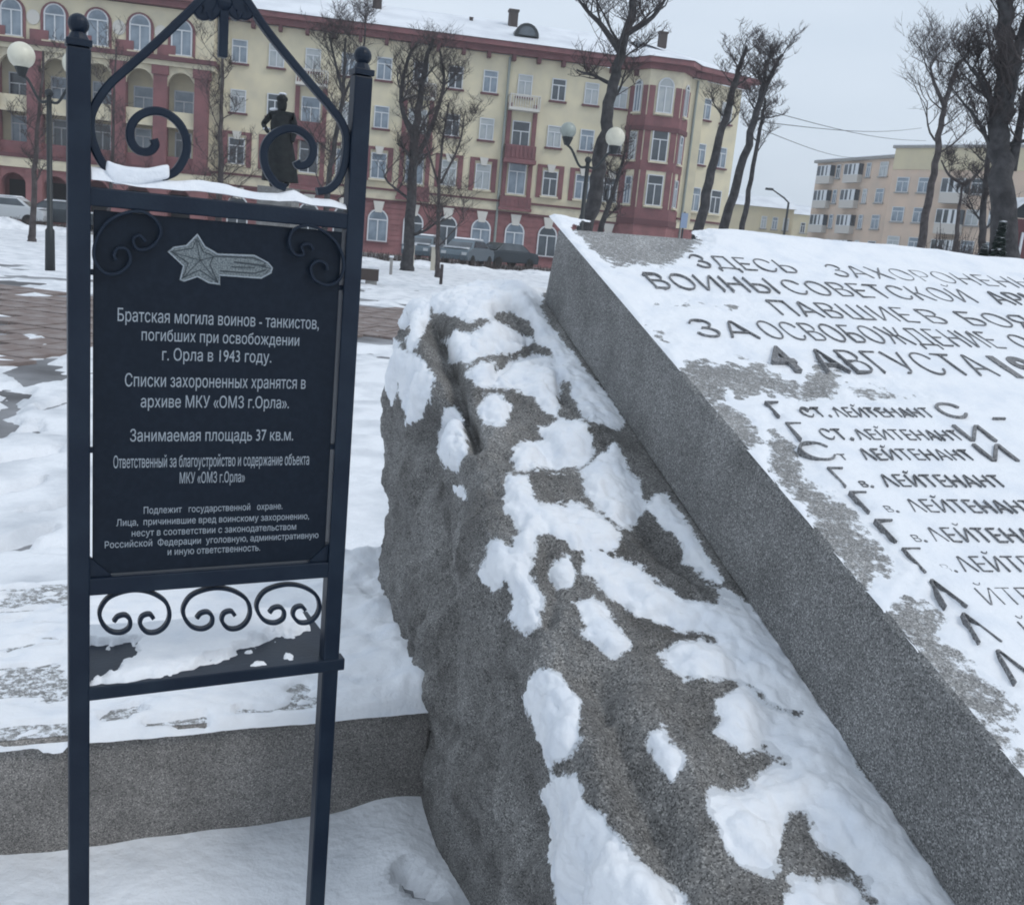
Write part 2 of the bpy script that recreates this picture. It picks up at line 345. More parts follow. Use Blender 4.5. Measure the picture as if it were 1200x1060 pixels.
# ------------------------------------------------------------------ ledge (low granite platform on the left)
LA = atZ(0, 865, .3); LB = atZ(508, 820, .3); ld = LB-LA; ld[2] = 0; ld /= np.linalg.norm(ld); ln = np.array([-ld[1], ld[0], 0])
la = math.atan2(ld[1], ld[0])
lg = empty('granite_platform', (LB[0], LB[1], 0), la)
tag(lg, 'low grey granite platform with snow on top behind the metal sign', 'platform')
b = MB().box(-1.62, 0, 0, 1.12, -.1, .285); b.build('block', M['ledge'], lg, bevel=.012)
MB().box(-1.615, -.012, .012, 1.11, .286, .288).build('top_face', M['granite_top'], lg); MB().box(-3.29, -1.63, .012, 1.11, .286, .288).build('top_face', M['granite_top'], lg)
b = MB().box(-3.3, -1.626, 0, 1.12, -.1, .285); b.build('block', M['ledge'], lg, bevel=.012)
for o_ in lg.children:
    if o_.name.startswith('top_face'): o_.data.attributes.new('cover', 'FLOAT', 'POINT').data.foreach_set('value', [.45]*len(o_.data.vertices))
# snow on it
def ledge_snow():
    xs = np.arange(-3.3, .26, .011); ys = np.arange(-.02, 1.9, .011); X, Y = np.meshgrid(xs, ys, indexing='ij')
    P = np.stack([X.ravel(), Y.ravel(), np.zeros(X.size)], 1)
    W = np.array([LB[0], LB[1], 0])+P[:, :1]*ld+P[:, 1:2]*ln; W[:, 2] = .3; q, dz = proj(W)
    rgt = np.clip((P[:, 0]+.42)/.38, 0, 1)
    t = .012+.010*fbm(P, 3, 4)+.006*fbm(P*np.array([1, 2.2, 1]), 14, 3)
    t += rgt*rgt*(.055+.028*fbm(P, 8, 4))*np.clip(P[:, 1]/.05+.3, 0, 1)
    t += .05*np.clip((P[:, 1]-1.0)/.2, 0, 1)*np.clip((P[:, 0]+1.0)/.6, 0, 1)
    ed = np.minimum(P[:, 1]+.008+.012*fbm(P, 16, 3), 9)
    t = np.where(ed < .06, t*np.clip(.45+ed/.06*.55, 0, 1), t)
    # scraped places
    for (a, b_, wd, k) in (((10, 800), (60, 790), 16, .7), ((0, 855), (75, 850), 9, 1.2), ((60, 812), (90, 800), 8, .7), ((120, 838), (160, 830), 7, .9), ((170, 845), (240, 838), 4, .8), ((280, 832), (380, 818), 5, 1.), ((345, 815), (360, 805), 8, .8), ((10, 760), (60, 745), 10, .5), ((20, 700), (80, 692), 18, .8)):
        g = sdseg(q, a, b_); t -= k*.035*np.clip(1.3-g/wd+.9*fbm(P*np.array([.6, 2, 1]), 22, 3), 0, 1)
    # back edge falls off the block to the ground
    z = .288+np.maximum(t, -.012)
    back = np.clip((P[:, 1]-1.10-.03*fbm(P, 5, 3))/.35, 0, 1); z = z*(1-back)+(.015+.01*fbm(P, 5, 3))*back
    z = z-np.clip((P[:, 0]-.005-.22*np.clip((P[:, 1]-.03)/1.1, 0, 1))/.03, 0, 1)*.25
    # front: rolls over the edge a little
    fr = np.clip((.0-P[:, 1])/.02, 0, 1); z = z-fr*.02
    P[:, 2] = z
    o = rawmesh('snow_layer', P, gridfaces(len(xs), len(ys)), M['snow_fine'])
    o.location = (LB[0], LB[1], 0); o.rotation_euler = (0, 0, la); return tag(o, 'thin scraped snow covering the granite platform', 'snow', kind='stuff')
ledge_snow()

# ------------------------------------------------------------------ rough boulder under the slab
Z7 = lambda L: [(430+x/3.312, 320+y/3.312) for x, y in L]
Z8 = lambda L: [(540+x/2.12, 560+y/2.12) for x, y in L]
def nrm(P3, nu, nv):
    G = P3.reshape(nu, nv, 3); du = np.gradient(G, axis=0); dv = np.gradient(G, axis=1); n = np.cross(du, dv); n /= (np.linalg.norm(n, axis=2, keepdims=True)+1e-12); return n.reshape(-1, 3)
def hj(e): return 1.385+.318*e
def setcover(o, val):
    at = o.data.attributes.new('cover', 'FLOAT', 'POINT'); at.data.foreach_set('value', np.asarray(val, np.float32))
def rock():
    ue = np.concatenate([np.full(14, .50), np.linspace(.50, .44, 10)[1:], np.linspace(.44, .28, 22)[1:], np.linspace(.28, -1.3, 240)[1:], np.linspace(-1.3, -3.4, 330)[1:]])
    uf = np.concatenate([np.linspace(0, .84, 14), np.linspace(.84, .94, 10)[1:], .94+.06*np.sin(np.linspace(0, math.pi/2, 22))[1:], np.ones(239), np.ones(329)])
    cp = np.array([(-.475, -.08, 0), (-.50, .25, 0), (-.505, .55, 0), (-.50, .80, 0), (-.475, .915, 0), (-.42, .955, 0), (-.33, .975, 0), (-.15, .99, 0), (0.02, 1.0, 0), (.30, .995, 0), (2.2, .985, 0), (2.3, .9, 0), (2.3, -.08, 0)])
    ks = [0, 40, 38, 36, 22, 16, 20, 34, 32, 14, 6, 2, 2]
    vs = [cp[0, :2]]
    sp = spl([tuple(c[:2]) for c in cp[:9]], 40)
    vs = []
    for k in range(8):
        seg = np.array(sp[k*40:(k+1)*40+1]); n = ks[k+1]; ix = np.linspace(0, 40, n+1)[:-1]; vs += [(np.interp(i, range(41), seg[:, 0]), np.interp(i, range(41), seg[:, 1])) for i in ix]
    for k in range(8, 12):
        n = ks[k+1]
        for i in range(n): t = i/n; vs.append(tuple(cp[k, :2]*(1-t)+cp[k+1, :2]*t))
    vs.append(tuple(cp[-1, :2])); vs = np.array(vs)
    nu, nv = len(ue), len(vs)
    Eg, Sg = np.meshgrid(ue, vs[:, 0], indexing='ij'); Fg, Zg = np.meshgrid(uf, vs[:, 1], indexing='ij')
    e = Eg.ravel(); s = Sg.ravel(); zf = Zg.ravel(); ff = Fg.ravel()
    h = np.maximum(hj(np.minimum(e, .16)), .05)-.025*np.clip((-s-.22)/.26, 0, 1)*np.clip((e+.7)/.6, 0, 1)
    # near part of the left flank leans in towards the ground line
    z = np.where(zf < 0, -.08, zf*h)*1.0; z = np.where(zf >= 0, z*ff, z)
    s = s+.06*np.clip((-e-.9)/.4, 0, 1)*np.clip(1-zf, 0, 1)
    s = s+np.where(s < 0, 1, 0)*.16*np.clip((e-.22)/.28, 0, 1)**2*np.clip(-s/.3, 0, 1)
    P = O2+s[:, None]*rr+e[:, None]*eh; P[:, 2] = z
    n = nrm(P, nu, nv)
    if n[(nu//2)*nv+90]@(-rr) < 0: n = -n
    q, dz = proj(P)
    side = np.clip((.93-zf)/.2, 0, 1)          # 1 on the flank
    A = np.stack([s, e, z], 1)
    rdg = 1-np.abs(fbm(A*np.array([1, .8, 1]), 4.5, 3)); chip = np.floor((fbm(A, 7, 2)+.8)*3.5)/3.5; disp = .030*fbm(A, 2.6, 3)+.030*(rdg-.72)+.012*fbm(A, 11, 4)+.014*(chip-.8)*np.clip(.4+side, 0, 1)+.005*(1-2*np.abs(fbm(A, 30, 3)))
    # quarry flank: long upright ribs
    rib = fbm(np.stack([e*1.0+z*.33, s*.3, z*.22], 1), 5.5, 3); disp = disp+side*.045*(np.abs(rib)-.35)
    def groove(pts, wpx, dep):
        g = 1e9
        for a, b_ in zip(pts[:-1], pts[1:]): g = np.minimum(g, sdseg(q, a, b_))
        return -dep*1.5*np.exp(-(g/wpx)**2)
    vis = (s < .02) & (e < .25)
    k = groove([(508, 380), (520, 415), (533, 450), (512, 478), (492, 510)], 12, .055)
    k += groove([(536, 462), (548, 490), (556, 520)], 8, .045)
    k += groove([(492, 510), (500, 560), (503, 640), (515, 740), (522, 860)], 13, .05)
    k += groove([(582, 370), (600, 366), (618, 376), (624, 392)], 6, .028)
    k += groove([(580, 434), (600, 414), (635, 403)], 6, .028)
    k += groove([(468, 356), (470, 380), (474, 405)], 6, .03)
    k += groove([(655, 440), (662, 470), (685, 490)], 6, .018)
    k += groove([(600, 512), (630, 515), (650, 530)], 9, .016)
    k += groove([(640, 645), (650, 690), (642, 720)], 9, .012)
    k += groove([(700, 800), (730, 880), (770, 960), (800, 1040)], 22, .028)
    k += groove([(590, 800), (604, 900), (625, 1000)], 14, .03)
    k += groove([(770, 625), (800, 650), (830, 690)], 14, .016)
    k -= groove([(555, 690), (580, 760), (600, 830)], 14, .014)
    disp = disp+np.where(vis, k, 0)
    jun = np.clip((s+.10)/.09, 0, 1)            # calm down and stay below the slab
    disp = disp*(1-jun)+jun*np.minimum(disp*.25, -.004)
    disp = np.where((s > .03) & (e < .02), -.012, disp)
    disp *= np.clip((z+.02)/.1, 0, 1)
    P2 = P+n*disp[:, None]
    ROCKO = o = rawmesh('boulder', P2, gridfaces(nu, nv), M['rock'])
    tag(o, 'rough hewn grey granite boulder with melting snow patches carrying the inscribed slab', 'boulder')
    # ---- snow
    n2 = nrm(P2, nu, nv)
    if (n2*n).sum() < 0: n2 = -n2
    q, dz = proj(P2)
    polys = [Z7(p) for p in (
        [(125, 65), (240, 100), (262, 150), (380, 182), (460, 172), (555, 140), (610, 165), (650, 215), (662, 262), (720, 292), (735, 350), (735, 400), (790, 420), (800, 480), (850, 545), (960, 598), (985, 580), (945, 505), (870, 400), (800, 320), (720, 230), (665, 130), (700, 10), (560, -60), (300, -60), (100, 20)],
        [(300, 260), (350, 225), (400, 240), (490, 190), (560, 215), (640, 265), (580, 300), (510, 310), (440, 320), (390, 355), (330, 340)],
        [(385, 390), (450, 340), (500, 345), (490, 395), (560, 350), (640, 315), (720, 330), (770, 390), (745, 440), (742, 560), (690, 545), (640, 480), (600, 450), (540, 445), (480, 430), (430, 430)],
        [(430, 530), (460, 485), (520, 478), (560, 520), (550, 575), (500, 595), (450, 575)],
        [(345, 515), (375, 590), (385, 700), (350, 755), (300, 750), (270, 700), (280, 600), (310, 530)],
        [(555, 715), (600, 650), (680, 640), (670, 600), (750, 570), (850, 590), (885, 690), (830, 750), (740, 765), (660, 750), (590, 765)],
        [(840, 770), (900, 710), (960, 650), (1000, 720), (1050, 800), (1080, 900), (1030, 970), (960, 960), (900, 900), (860, 830)],
        [(550, 790), (620, 790), (650, 880), (740, 910), (820, 900), (900, 940), (970, 1010), (940, 1060), (800, 1060), (720, 1000), (660, 1000), (640, 1060), (560, 1060), (590, 1000), (540, 880)],
        [(40, 300), (90, 190), (130, 300), (150, 310), (200, 330), (260, 400), (255, 450), (210, 560), (150, 600), (140, 520), (120, 430), (95, 510), (60, 420), (35, 340)],
        [(130, 60), (240, 95), (240, 160), (210, 240), (170, 295), (150, 260), (170, 230), (160, 150)],
        [(340, 830), (370, 835), (375, 870), (350, 865)])]
    polys += [Z8(p) for p in (
        [(115, 40), (150, 0), (190, 60), (290, 75), (380, 120), (385, 165), (310, 175), (220, 130), (150, 170), (150, 120)],
        [(310, 180), (400, 205), (470, 240), (560, 310), (640, 325), (700, 400), (620, 385), (540, 375), (450, 340), (370, 290), (315, 235)],
        [(460, 70), (500, 40), (550, 90), (600, 170), (660, 270), (740, 340), (800, 410), (860, 500), (900, 575), (800, 570), (760, 540), (700, 500), (640, 495), (560, 485), (500, 440), (540, 410), (640, 405), (600, 320), (700, 330), (640, 275), (560, 200), (540, 140)],
        [(640, 560), (700, 510), (760, 560), (830, 600), (890, 575), (960, 640), (980, 720), (1100, 880), (1240, 1060), (1340, 1220), (1150, 1200), (1050, 1060), (970, 955), (880, 880), (860, 830), (820, 830), (790, 900), (770, 975), (700, 960), (650, 900), (615, 820), (620, 770), (700, 780), (740, 750), (830, 710), (760, 660), (700, 665), (640, 620)],
        [(50, 240), (80, 155), (130, 170), (150, 130), (190, 145), (170, 230), (200, 300), (200, 350), (160, 390), (115, 350), (130, 300), (110, 250), (80, 290)],
        [(285, 310), (330, 290), (370, 340), (415, 410), (375, 435), (320, 390)],
        [(150, 540), (190, 480), (240, 500), (285, 560), (285, 640), (260, 690), (220, 710), (190, 650)],
        [(195, 790), (230, 745), (280, 750), (300, 830), (340, 840), (380, 880), (430, 940), (500, 990), (560, 1100), (620, 1260), (300, 1260), (240, 1060), (215, 920), (220, 850)],
        [(475, 640), (500, 610), (550, 700), (520, 735), (490, 700)], [(215, 240), (262, 195), (270, 265), (245, 270)],
        [(830, 1000), (975, 1020), (1060, 1120), (1000, 1200), (800, 1160)])]
    sd = np.full(len(P2), -1e3)
    for p in polys: sd = np.maximum(sd, sdpoly(q, p))
    far = (e > .22) & (zf > .9); sd = np.where(far, np.maximum(sd, 20), sd)
    sdm = sd*dz/F+.007*fbm(A, 12, 4)+.0045*fbm(A, 45, 3)
    setcover(ROCKO, np.clip(.555+sdm/.060+.07*fbm(A, 18, 4), 0, .66)*(1-.25*side))
    T = .018+.006*np.clip(e/.3+.6, 0, 1.2)+.008*fbm(A, 6, 3)
    t = np.where(sdm > 0, T*(1-np.exp(-np.maximum(sdm, 0)/.040)), sdm*.35)
    t = np.where(sdm > 0, t+.0025*fbm(A, 45, 2), t)
    t = np.where((s > .012) & (e < .03), -.03, t); t = np.where(s > .6, -.03, t)
    t = np.clip(t, -.012, .1)
    off = n2*.6+np.array([0, 0, .4]); P3 = P2+off*t[:, None]
    Fc = gridfaces(nu, nv); keep = (t[Fc].max(1) > -.004)
    Fk = Fc[keep]; used, inv = np.unique(Fk, return_inverse=True)
    o = rawmesh('snow_patches', P3[used], inv.reshape(-1, 4), M['snow_fine'])
    tag(o, 'patches of melting snow clinging to the rough boulder', 'snow', kind='stuff')
rock()

# ------------------------------------------------------------------ inscribed slab
SLT = .26
slab = bpy.data.objects.new('memorial_slab', None); col.objects.link(slab)
mw = Matrix(((rr[0], E[0], NN[0], P1[0]), (rr[1], E[1], NN[1], P1[1]), (rr[2], E[2], NN[2], P1[2]), (0, 0, 0, 1))); slab.matrix_world = mw
tag(slab, 'big tilted grey granite slab with cut Cyrillic inscription under thin snow', 'memorial slab')
def slab_body():
    # bevelled box with a slightly dressed edge
    W = 2.45; Lm = 3.35; tl = .15; n = 700; ee = np.linspace(0, -Lm, n); A = np.stack([ee*0, ee, ee*0], 1)
    c = .006+.004*fbm(A, 9, 3)+.012*np.clip(fbm(A+3, 26, 3)-.75, 0, 1); c = np.clip(c, .002, .03); d = c*(1+.3*fbm(A+9, 30, 2))
    vs = []
    for k in range(n): vs += [(c[k], ee[k], 0), (0, ee[k], -d[k]), (0, ee[k], -SLT)]
    fs = []
    for k in range(n-1): a_ = 3*k; fs += [(a_, a_+1, a_+4, a_+3), (a_+1, a_+2, a_+5, a_+4)]
    m_ = len(vs); vs += [(W, tl, 0), (W, tl, -SLT), (W, -Lm, 0), (W, -Lm, -SLT)]; z_ = 3*(n-1)
    fs += [(0, m_, m_+1, 2, 1), (z_, z_+1, z_+2, m_+3, m_+2), (m_, m_+2, m_+3, m_+1), (2, m_+1, m_+3, z_+2)]
    b = MB(); b.add(vs, fs); o = b.build('slab_body', M['granite'], slab)
    xs = np.concatenate([[0], np.arange(.012, 2.45, .012), [2.45]]); G = []
    for k in range(0, n):
        t0 = c[k]; x = xs.copy(); x[0] = t0
        x = np.maximum(x, t0); G.append(np.stack([x, np.full_like(x, ee[k])+.0612*x*(1 if k == 0 else 0), 0*x], 1))
    G = np.concatenate(G); o = rawmesh('top_face', G, gridfaces(n, len(xs)), M['granite_top'], slab, sm=False); return o, G
TOPF, TOPG = None, None
TOPF, TOPG = slab_body()
def slabSE(x, y): q = onplane(x, y, P1, NN)-P1; return float(q@rr), float(q@E)
def text_mesh(txt, off=0.0, extr=0.0):
    """glyph outlines filled outer contour by outer contour, so strokes that overlap stay solid"""
    c = bpy.data.curves.new('t', 'FONT'); c.body = txt; c.size = 1; c.resolution_u = 3
    o = bpy.data.objects.new('t', c); col.objects.link(o); dg = bpy.context.evaluated_depsgraph_get(); cu = o.evaluated_get(dg).to_curve(dg, apply_modifiers=False)
    loops = []
    for sp in cu.splines:
        bp_ = [(np.array(q.co[:2]), np.array(q.handle_left[:2]), np.array(q.handle_right[:2])) for q in sp.bezier_points]; pts = []
        for i in range(len(bp_)):
            p0, _, h0 = bp_[i]; p1_, h1, _ = bp_[(i+1) % len(bp_)]; straight = abs(np.cross(h0-p0, p1_-p0))+abs(np.cross(h1-p0, p1_-p0)) < 1e-5
            for k in range(1 if straight else 5): t = k/5.; pts.append((1-t)**3*p0+3*(1-t)**2*t*h0+3*(1-t)*t*t*h1+t**3*p1_)
        pts = np.array(pts)
        if len(pts) > 2: loops.append(pts)
    o.to_curve_clear(); bpy.data.objects.remove(o)
    area = [.5*np.sum(l[:, 0]*np.roll(l[:, 1], -1)-np.roll(l[:, 0], -1)*l[:, 1]) for l in loops]
    out_v = []; out_f = []
    bb = [(l.min(0)-1e-4, l.max(0)+1e-4) for l in loops]; done = set()
    for i0 in range(len(loops)):            # clusters of touching contours = one glyph
        if i0 in done: continue
        cl = {i0}; grew = True
        while grew:
            grew = False
            for j in range(len(loops)):
                if j not in cl and any((bb[j][0] < bb[k][1]).all() and (bb[k][0] < bb[j][1]).all() for k in cl): cl.add(j); grew = True
        done |= cl; L = []
        for k in cl:
            l = loops[k]; p_ = np.roll(l, 1, 0); n_ = np.roll(l, -1, 0)
            if off:
                e1 = l-p_; e2 = n_-l; e1 /= np.linalg.norm(e1, axis=1, keepdims=True)+1e-12; e2 /= np.linalg.norm(e2, axis=1, keepdims=True)+1e-12
                nn1 = np.stack([-e1[:, 1], e1[:, 0]], 1); nn2 = np.stack([-e2[:, 1], e2[:, 0]], 1); mm_ = nn1+nn2; mm_ /= np.maximum((mm_*nn1).sum(1, keepdims=True), .5); l = l+mm_*off
            L.append(l)
        vs = [Vector(p) for l in L for p in l]; ed = []; q = 0
        for l in L: ed += [(q+i, q+(i+1) % len(l)) for i in range(len(l))]; q += len(l)
        V, _, Fc, *_ = delaunay_2d_cdt(vs, ed, [], 0, 1e-6)
        V = np.array([tuple(v) for v in V]); Fc = [tuple(f) for f in Fc]
        if not len(Fc): continue
        cen = np.array([V[list(f)].mean(0) for f in Fc]); wn = np.zeros(len(Fc))
        for l in L:
            for a_, b_ in zip(l, np.roll(l, -1, 0)):
                c = (a_[1] <= cen[:, 1]) != (b_[1] <= cen[:, 1])
                if abs(b_[1]-a_[1]) > 1e-12: x_ = a_[0]+(cen[:, 1]-a_[1])*(b_[0]-a_[0])/(b_[1]-a_[1]); wn += np.where(c & (x_ > cen[:, 0]), 1 if b_[1] > a_[1] else -1, 0)
        kf = [f for f, k in zip(Fc, wn) if abs(k) > .5]; base = len(out_v); n = len(V)
        out_v += [(p[0], p[1], extr) for p in V]+[(p[0], p[1], -extr) for p in V]; out_f += [tuple(base+i for i in f) for f in kf]
        cnt = {}
        for f in kf:
            for i in range(len(f)): e = (f[i], f[(i+1) % len(f)]); cnt[e] = 1
        for (i, j) in cnt:
            if (j, i) not in cnt: out_f.append((base+j, base+i, base+n+i, base+n+j))
    me = bpy.data.meshes.new('t'); me.from_pydata(out_v, [], out_f); me.update(); return me
def fit_text(name, txt, X0, X1, y0, H, mt, parent, place, off=0., extr=.5, depth=None):
    """place(u, v, w): width X0..X1, baseline y0, cap height H"""
    me = text_mesh(txt, off, extr); n = len(me.vertices)
    if n == 0: return None
    v = np.zeros(n*3); me.vertices.foreach_get('co', v); v = v.reshape(-1, 3)
    x0, x1 = v[:, 0].min(), v[:, 0].max(); cap = CAP
    v[:, 0] = (v[:, 0]-x0)/(x1-x0)*(X1-X0)+X0; yy = v[:, 1]/cap*H; v = place(v[:, 0], yy, v[:, 2])
    me.vertices.foreach_set('co', np.asarray(v).ravel()); me.materials.clear(); me.materials.append(mt); me.update(); me.name = name
    return link(bpy.data.objects.new(name, me), parent)
_m = text_mesh('Н'); _v = np.zeros(len(_m.vertices)*3); _m.vertices.foreach_get('co', _v); CAP = float(_v.reshape(-1, 3)[:, 1].max()); bpy.data.meshes.remove(_m)
def stone(txt, s0, s1, e0, H, slope=.05, hgt=.0124, off=-.028):
    def pl(u, v, w):
        return np.stack([u, e0+(u-s0)*slope+v-.02*(u-s0)*0, np.where(w > 0, hgt, .001)], 1)
    fit_text('inscription', txt, s0, s1, e0, H, M['letter'], slab, pl, off, .5)
stone('ЗДЕСЬ', .393, .778, -.300, .125, .07); stone('ЗАХОРОНЕНЫ', .93, 1.86, -.262, .12, .07, .0115)
stone('ВОИНЫ', .15, .589, -.535, .135, .10, .014); stone('СОВЕТСКОЙ', .64, 1.40, -.482, .13, .09, .012); stone('АРМИИ', 1.50, 1.95, -.405, .125, .09)
stone('ПАВШИЕ', .50, 1.00, -.675, .125, .05); stone('В', 1.05, 1.12, -.645, .12, .05); stone('БОЯХ', 1.21, 1.60, -.635, .12, .05)
stone('ЗА', .144, .330, -.880, .12, .06, .014); stone('ОСВОБОЖДЕНИЕ', .365, 1.20, -.862, .13, .06); stone('ОРЛА', 1.27, 1.6, -.81, .12, .06)
stone('4', .292, .365, -1.060, .15, .05, .0135, -.01); stone('АВГУСТА', .435, 1.012, -1.056, .145, .06, .013); stone('1943', 1.065, 1.36, -1.015, .14, .05)
rows = [(-1.322, 'Г', .148, .185, 'СТ. ΛЕЙТЕНАНТ', .225, .605, 'С', .635, .715, .075), (-1.424, 'Г', .149, .19, 'СТ. ΛЕЙТЕНАНТ', .219, .609, 'И', .62, .70, .05),
        (-1.512, 'С', .122, .20, 'ΛЕЙТЕНАНТ', .27, .573, 'И', .61, .69, .04), (-1.618, 'Г', .147, .185, 'ΛЕЙТЕНАНТ', .254, .571, None, 0, 0, .03),
        (-1.711, 'Г', .145, .185, 'ΛЕЙТЕНАНТ', .256, .575, None, 0, 0, .01), (-1.811, 'Г', .142, .182, 'ΛЕЙТЕНАНТ', .235, .56, None, 0, 0, .0),
        (-1.905, 'Г', .142, .182, 'ΛЕЙТЕНАНТ', .233, .56, None, 0, 0, .0), (-2.000, 'Λ', .118, .165, 'ЙТЕНАНТ', .215, .50, None, 0, 0, .0),
        (-2.092, 'Λ', .118, .165, 'ЙТЕНАНТ', .235, .50, None, 0, 0, .0), (-2.185, 'Λ', .115, .165, 'ЕЙТЕНАНТ', .185, .50, None, 0, 0, .0)]
for k, (e0, a, a0, a1, t_, t0, t1, c_, c0, c1, slp) in enumerate(rows):
    stone(a, a0, a1, e0-.004, .080, slp, .0135, -.028); stone(t_, t0, t1, e0+(t0-a0)*slp, .050, slp, .0118, -.026)
    if c_: stone(c_, c0, c1, e0+(c0-a0)*slp-.004, .078, slp, .0135, -.012)
    if k in (3, 4, 5, 6): stone('в.', a1+.008, a1+.034, e0, .032, slp, .0115)
stone('-', .78, .82, -1.295, .05, .07, .013, .01); stone('т', .205, .225, -1.51, .035, .04, .0115)
def slab_snow():
    ss = np.arange(.002, 2.44, .0055); es = np.arange(-2.9, .14, .0055)
    S_, E_ = np.meshgrid(ss, es, indexing='ij'); NS = S_.size; s = np.concatenate([S_.ravel(), TOPG[:, 0]]); e = np.concatenate([E_.ravel(), TOPG[:, 1]]); A = np.stack([s, e, 0*s], 1)
    W = P1+s[:, None]*rr+e[:, None]*E; q, dz = proj(W)
    z9 = lambda L: [(640+x/3.927, 250+y/3.927) for x, y in L]; z11 = lambda L: [(920+x/3.654, 470+y/3.654) for x, y in L]
    z12 = lambda L: [(960+x/2.946, 700+y/2.946) for x, y in L]; z10 = lambda L: [(900+x/4, 280+y/4) for x, y in L]
    bare = [z9([(150, 20), (640, 40), (720, 130), (620, 200), (540, 250), (400, 240), (330, 262), (200, 185), (135, 110), (120, 60)]),
            z9([(590, 660), (700, 650), (860, 670), (1000, 680), (1060, 740), (1180, 800), (1178, 850), (1000, 850), (900, 870), (830, 830), (880, 900), (940, 960), (970, 1060), (880, 1080), (700, 850)]),
            z9([(500, 420), (640, 435), (760, 420), (700, 405), (560, 412)]), z9([(460, 520), (520, 530), (560, 600), (520, 590)]), z9([(780, 420), (860, 425), (900, 450), (840, 440)]),
            z11([(-60, 120), (10, 190), (60, 230), (110, 330), (200, 420), (300, 530), (380, 600), (430, 700), (390, 800), (330, 820), (200, 640), (-60, 330)]),
            z11([(520, 860), (620, 880), (700, 940), (650, 990), (700, 1060), (560, 1060), (470, 950)]),
            z12([(300, 0), (330, 20), (430, 80), (400, 120), (480, 190), (550, 290), (640, 350), (690, 420), (640, 430), (700, 500), (760, 700), (600, 520), (400, 300), (230, 60)]),
            z10([(0, 610), (60, 620), (110, 690), (170, 700), (230, 590), (320, 620), (330, 740), (200, 770), (150, 760), (0, 740)]),
            z10([(360, 680), (480, 690), (600, 710), (700, 750), (640, 770), (480, 775), (400, 740)])]
    t = .0078+.0017*fbm(A, 3.2, 4)+.0014*fbm(A, 20, 3)+.0022*np.clip(fbm(A, 2.1, 2), 0, 1)
    # snow thicker and wind-heaped towards the upper edge
    t += .013*np.exp(-((e-.02-.06*s)/.11)**2)*np.clip((s-.42)/.25, 0, 1)*(1+.5*fbm(A, 5, 3))
    sd = np.full(len(A), -1e3)
    for p in bare: sd = np.maximum(sd, sdpoly(q, p))
    sdm = sd*dz/F+.016*fbm(A, 9, 5)+.013*fbm(A, 55, 3)
    setcover(TOPF, np.clip(.50-sdm/.16+.04*fbm(A, 8, 3), 0, .64)[NS:])
    t = t*np.clip(-sdm/.04, -.5, 1)
    t = np.minimum(t, (s-.004)/.014*.008+.001)
    # thin near the letters: a little dished so edges of strokes show
    t = t[:NS]; s = s[:NS]; e = e[:NS]; P = np.stack([s, e, .0004+t], 1)
    Fc = gridfaces(len(ss), len(es)); keep = (t[Fc].max(1) > -.0006); Fk = Fc[keep]; used, inv = np.unique(Fk, return_inverse=True)
    o = rawmesh('snow_sheet', P[used], inv.reshape(-1, 4), M['snow_fine']); o.matrix_world = mw
    tag(o, 'thin snow sheet lying over the inscribed slab', 'snow', kind='stuff')
slab_snow()

# ------------------------------------------------------------------ the metal sign
SA = atY(92, 230, 1.4); SB = atY(408, 244, 1.583); sdv = SB-SA; sdv[2] = 0; SW = float(np.linalg.norm(sdv)); sdv /= SW
sn = np.array([-sdv[1], sdv[0], 0]); sang = math.atan2(sdv[1], sdv[0]); SO = np.array([SA[0], SA[1], 0.])
sign = empty('information_sign', tuple(SO), sang)
tag(sign, 'tall dark blue wrought iron sign with black memorial plaque and scrolls beside the boulder', 'sign')
def S(x, y): q = onplane(x, y, SO, sn)-SO; return (float(q@sdv), float(q[2]))
SP = lambda L: [S(*p) for p in L]
ax = 0.0; bx_ = S(422, 120)[0]
def post(x, ztop, hw):
    MB().box(x-hw, x+hw, -hw, hw, -.06, ztop).build('post', M['iron'], sign, bevel=.0025)
    f = MB(); f.box(x-hw-.0015, x+hw+.0015, -hw-.0015, hw+.0015, ztop+.001, ztop+.010); f.tube([(x, 0, ztop+.010), (x, 0, ztop+.020)], [hw*1.0, .009], 12)
    f.tube([(x, 0, ztop+.014), (x, 0, ztop+.020)], [.010, .007], 12)
    f.sphere((x, 0, ztop+.030), .0136, 18, 12); f.build('finial', M['iron'], sign, sm=False, bevel=.001)
zt = S(91, 56)[1]; post(0, zt, .0148); post(bx_, S(424, 90)[1], .0140)
x0, x1 = .0148, bx_-.014
def bar(name, za, zb, y=.0, h=.012): return MB().box(x0-.002, x1+.002, y-h, y+h, za, zb).build(name, M['iron'], sign, bevel=.002)
zt1 = S(105, 219)[1]; zt0 = S(105, 241)[1]; bar('top_rail', zt0, zt1)
zb1 = S(105, 675)[1]; zb0 = S(105, 695)[1]; bar('lower_rail', zb0, zb1)
zs1 = S(105, 801)[1]; zs0 = S(105, 816)[1]
MB().box(x0-.002, bx_+.024, -.016, .010, zs0, zs1).build('shelf_rail', M['iron'], sign, bevel=.002)
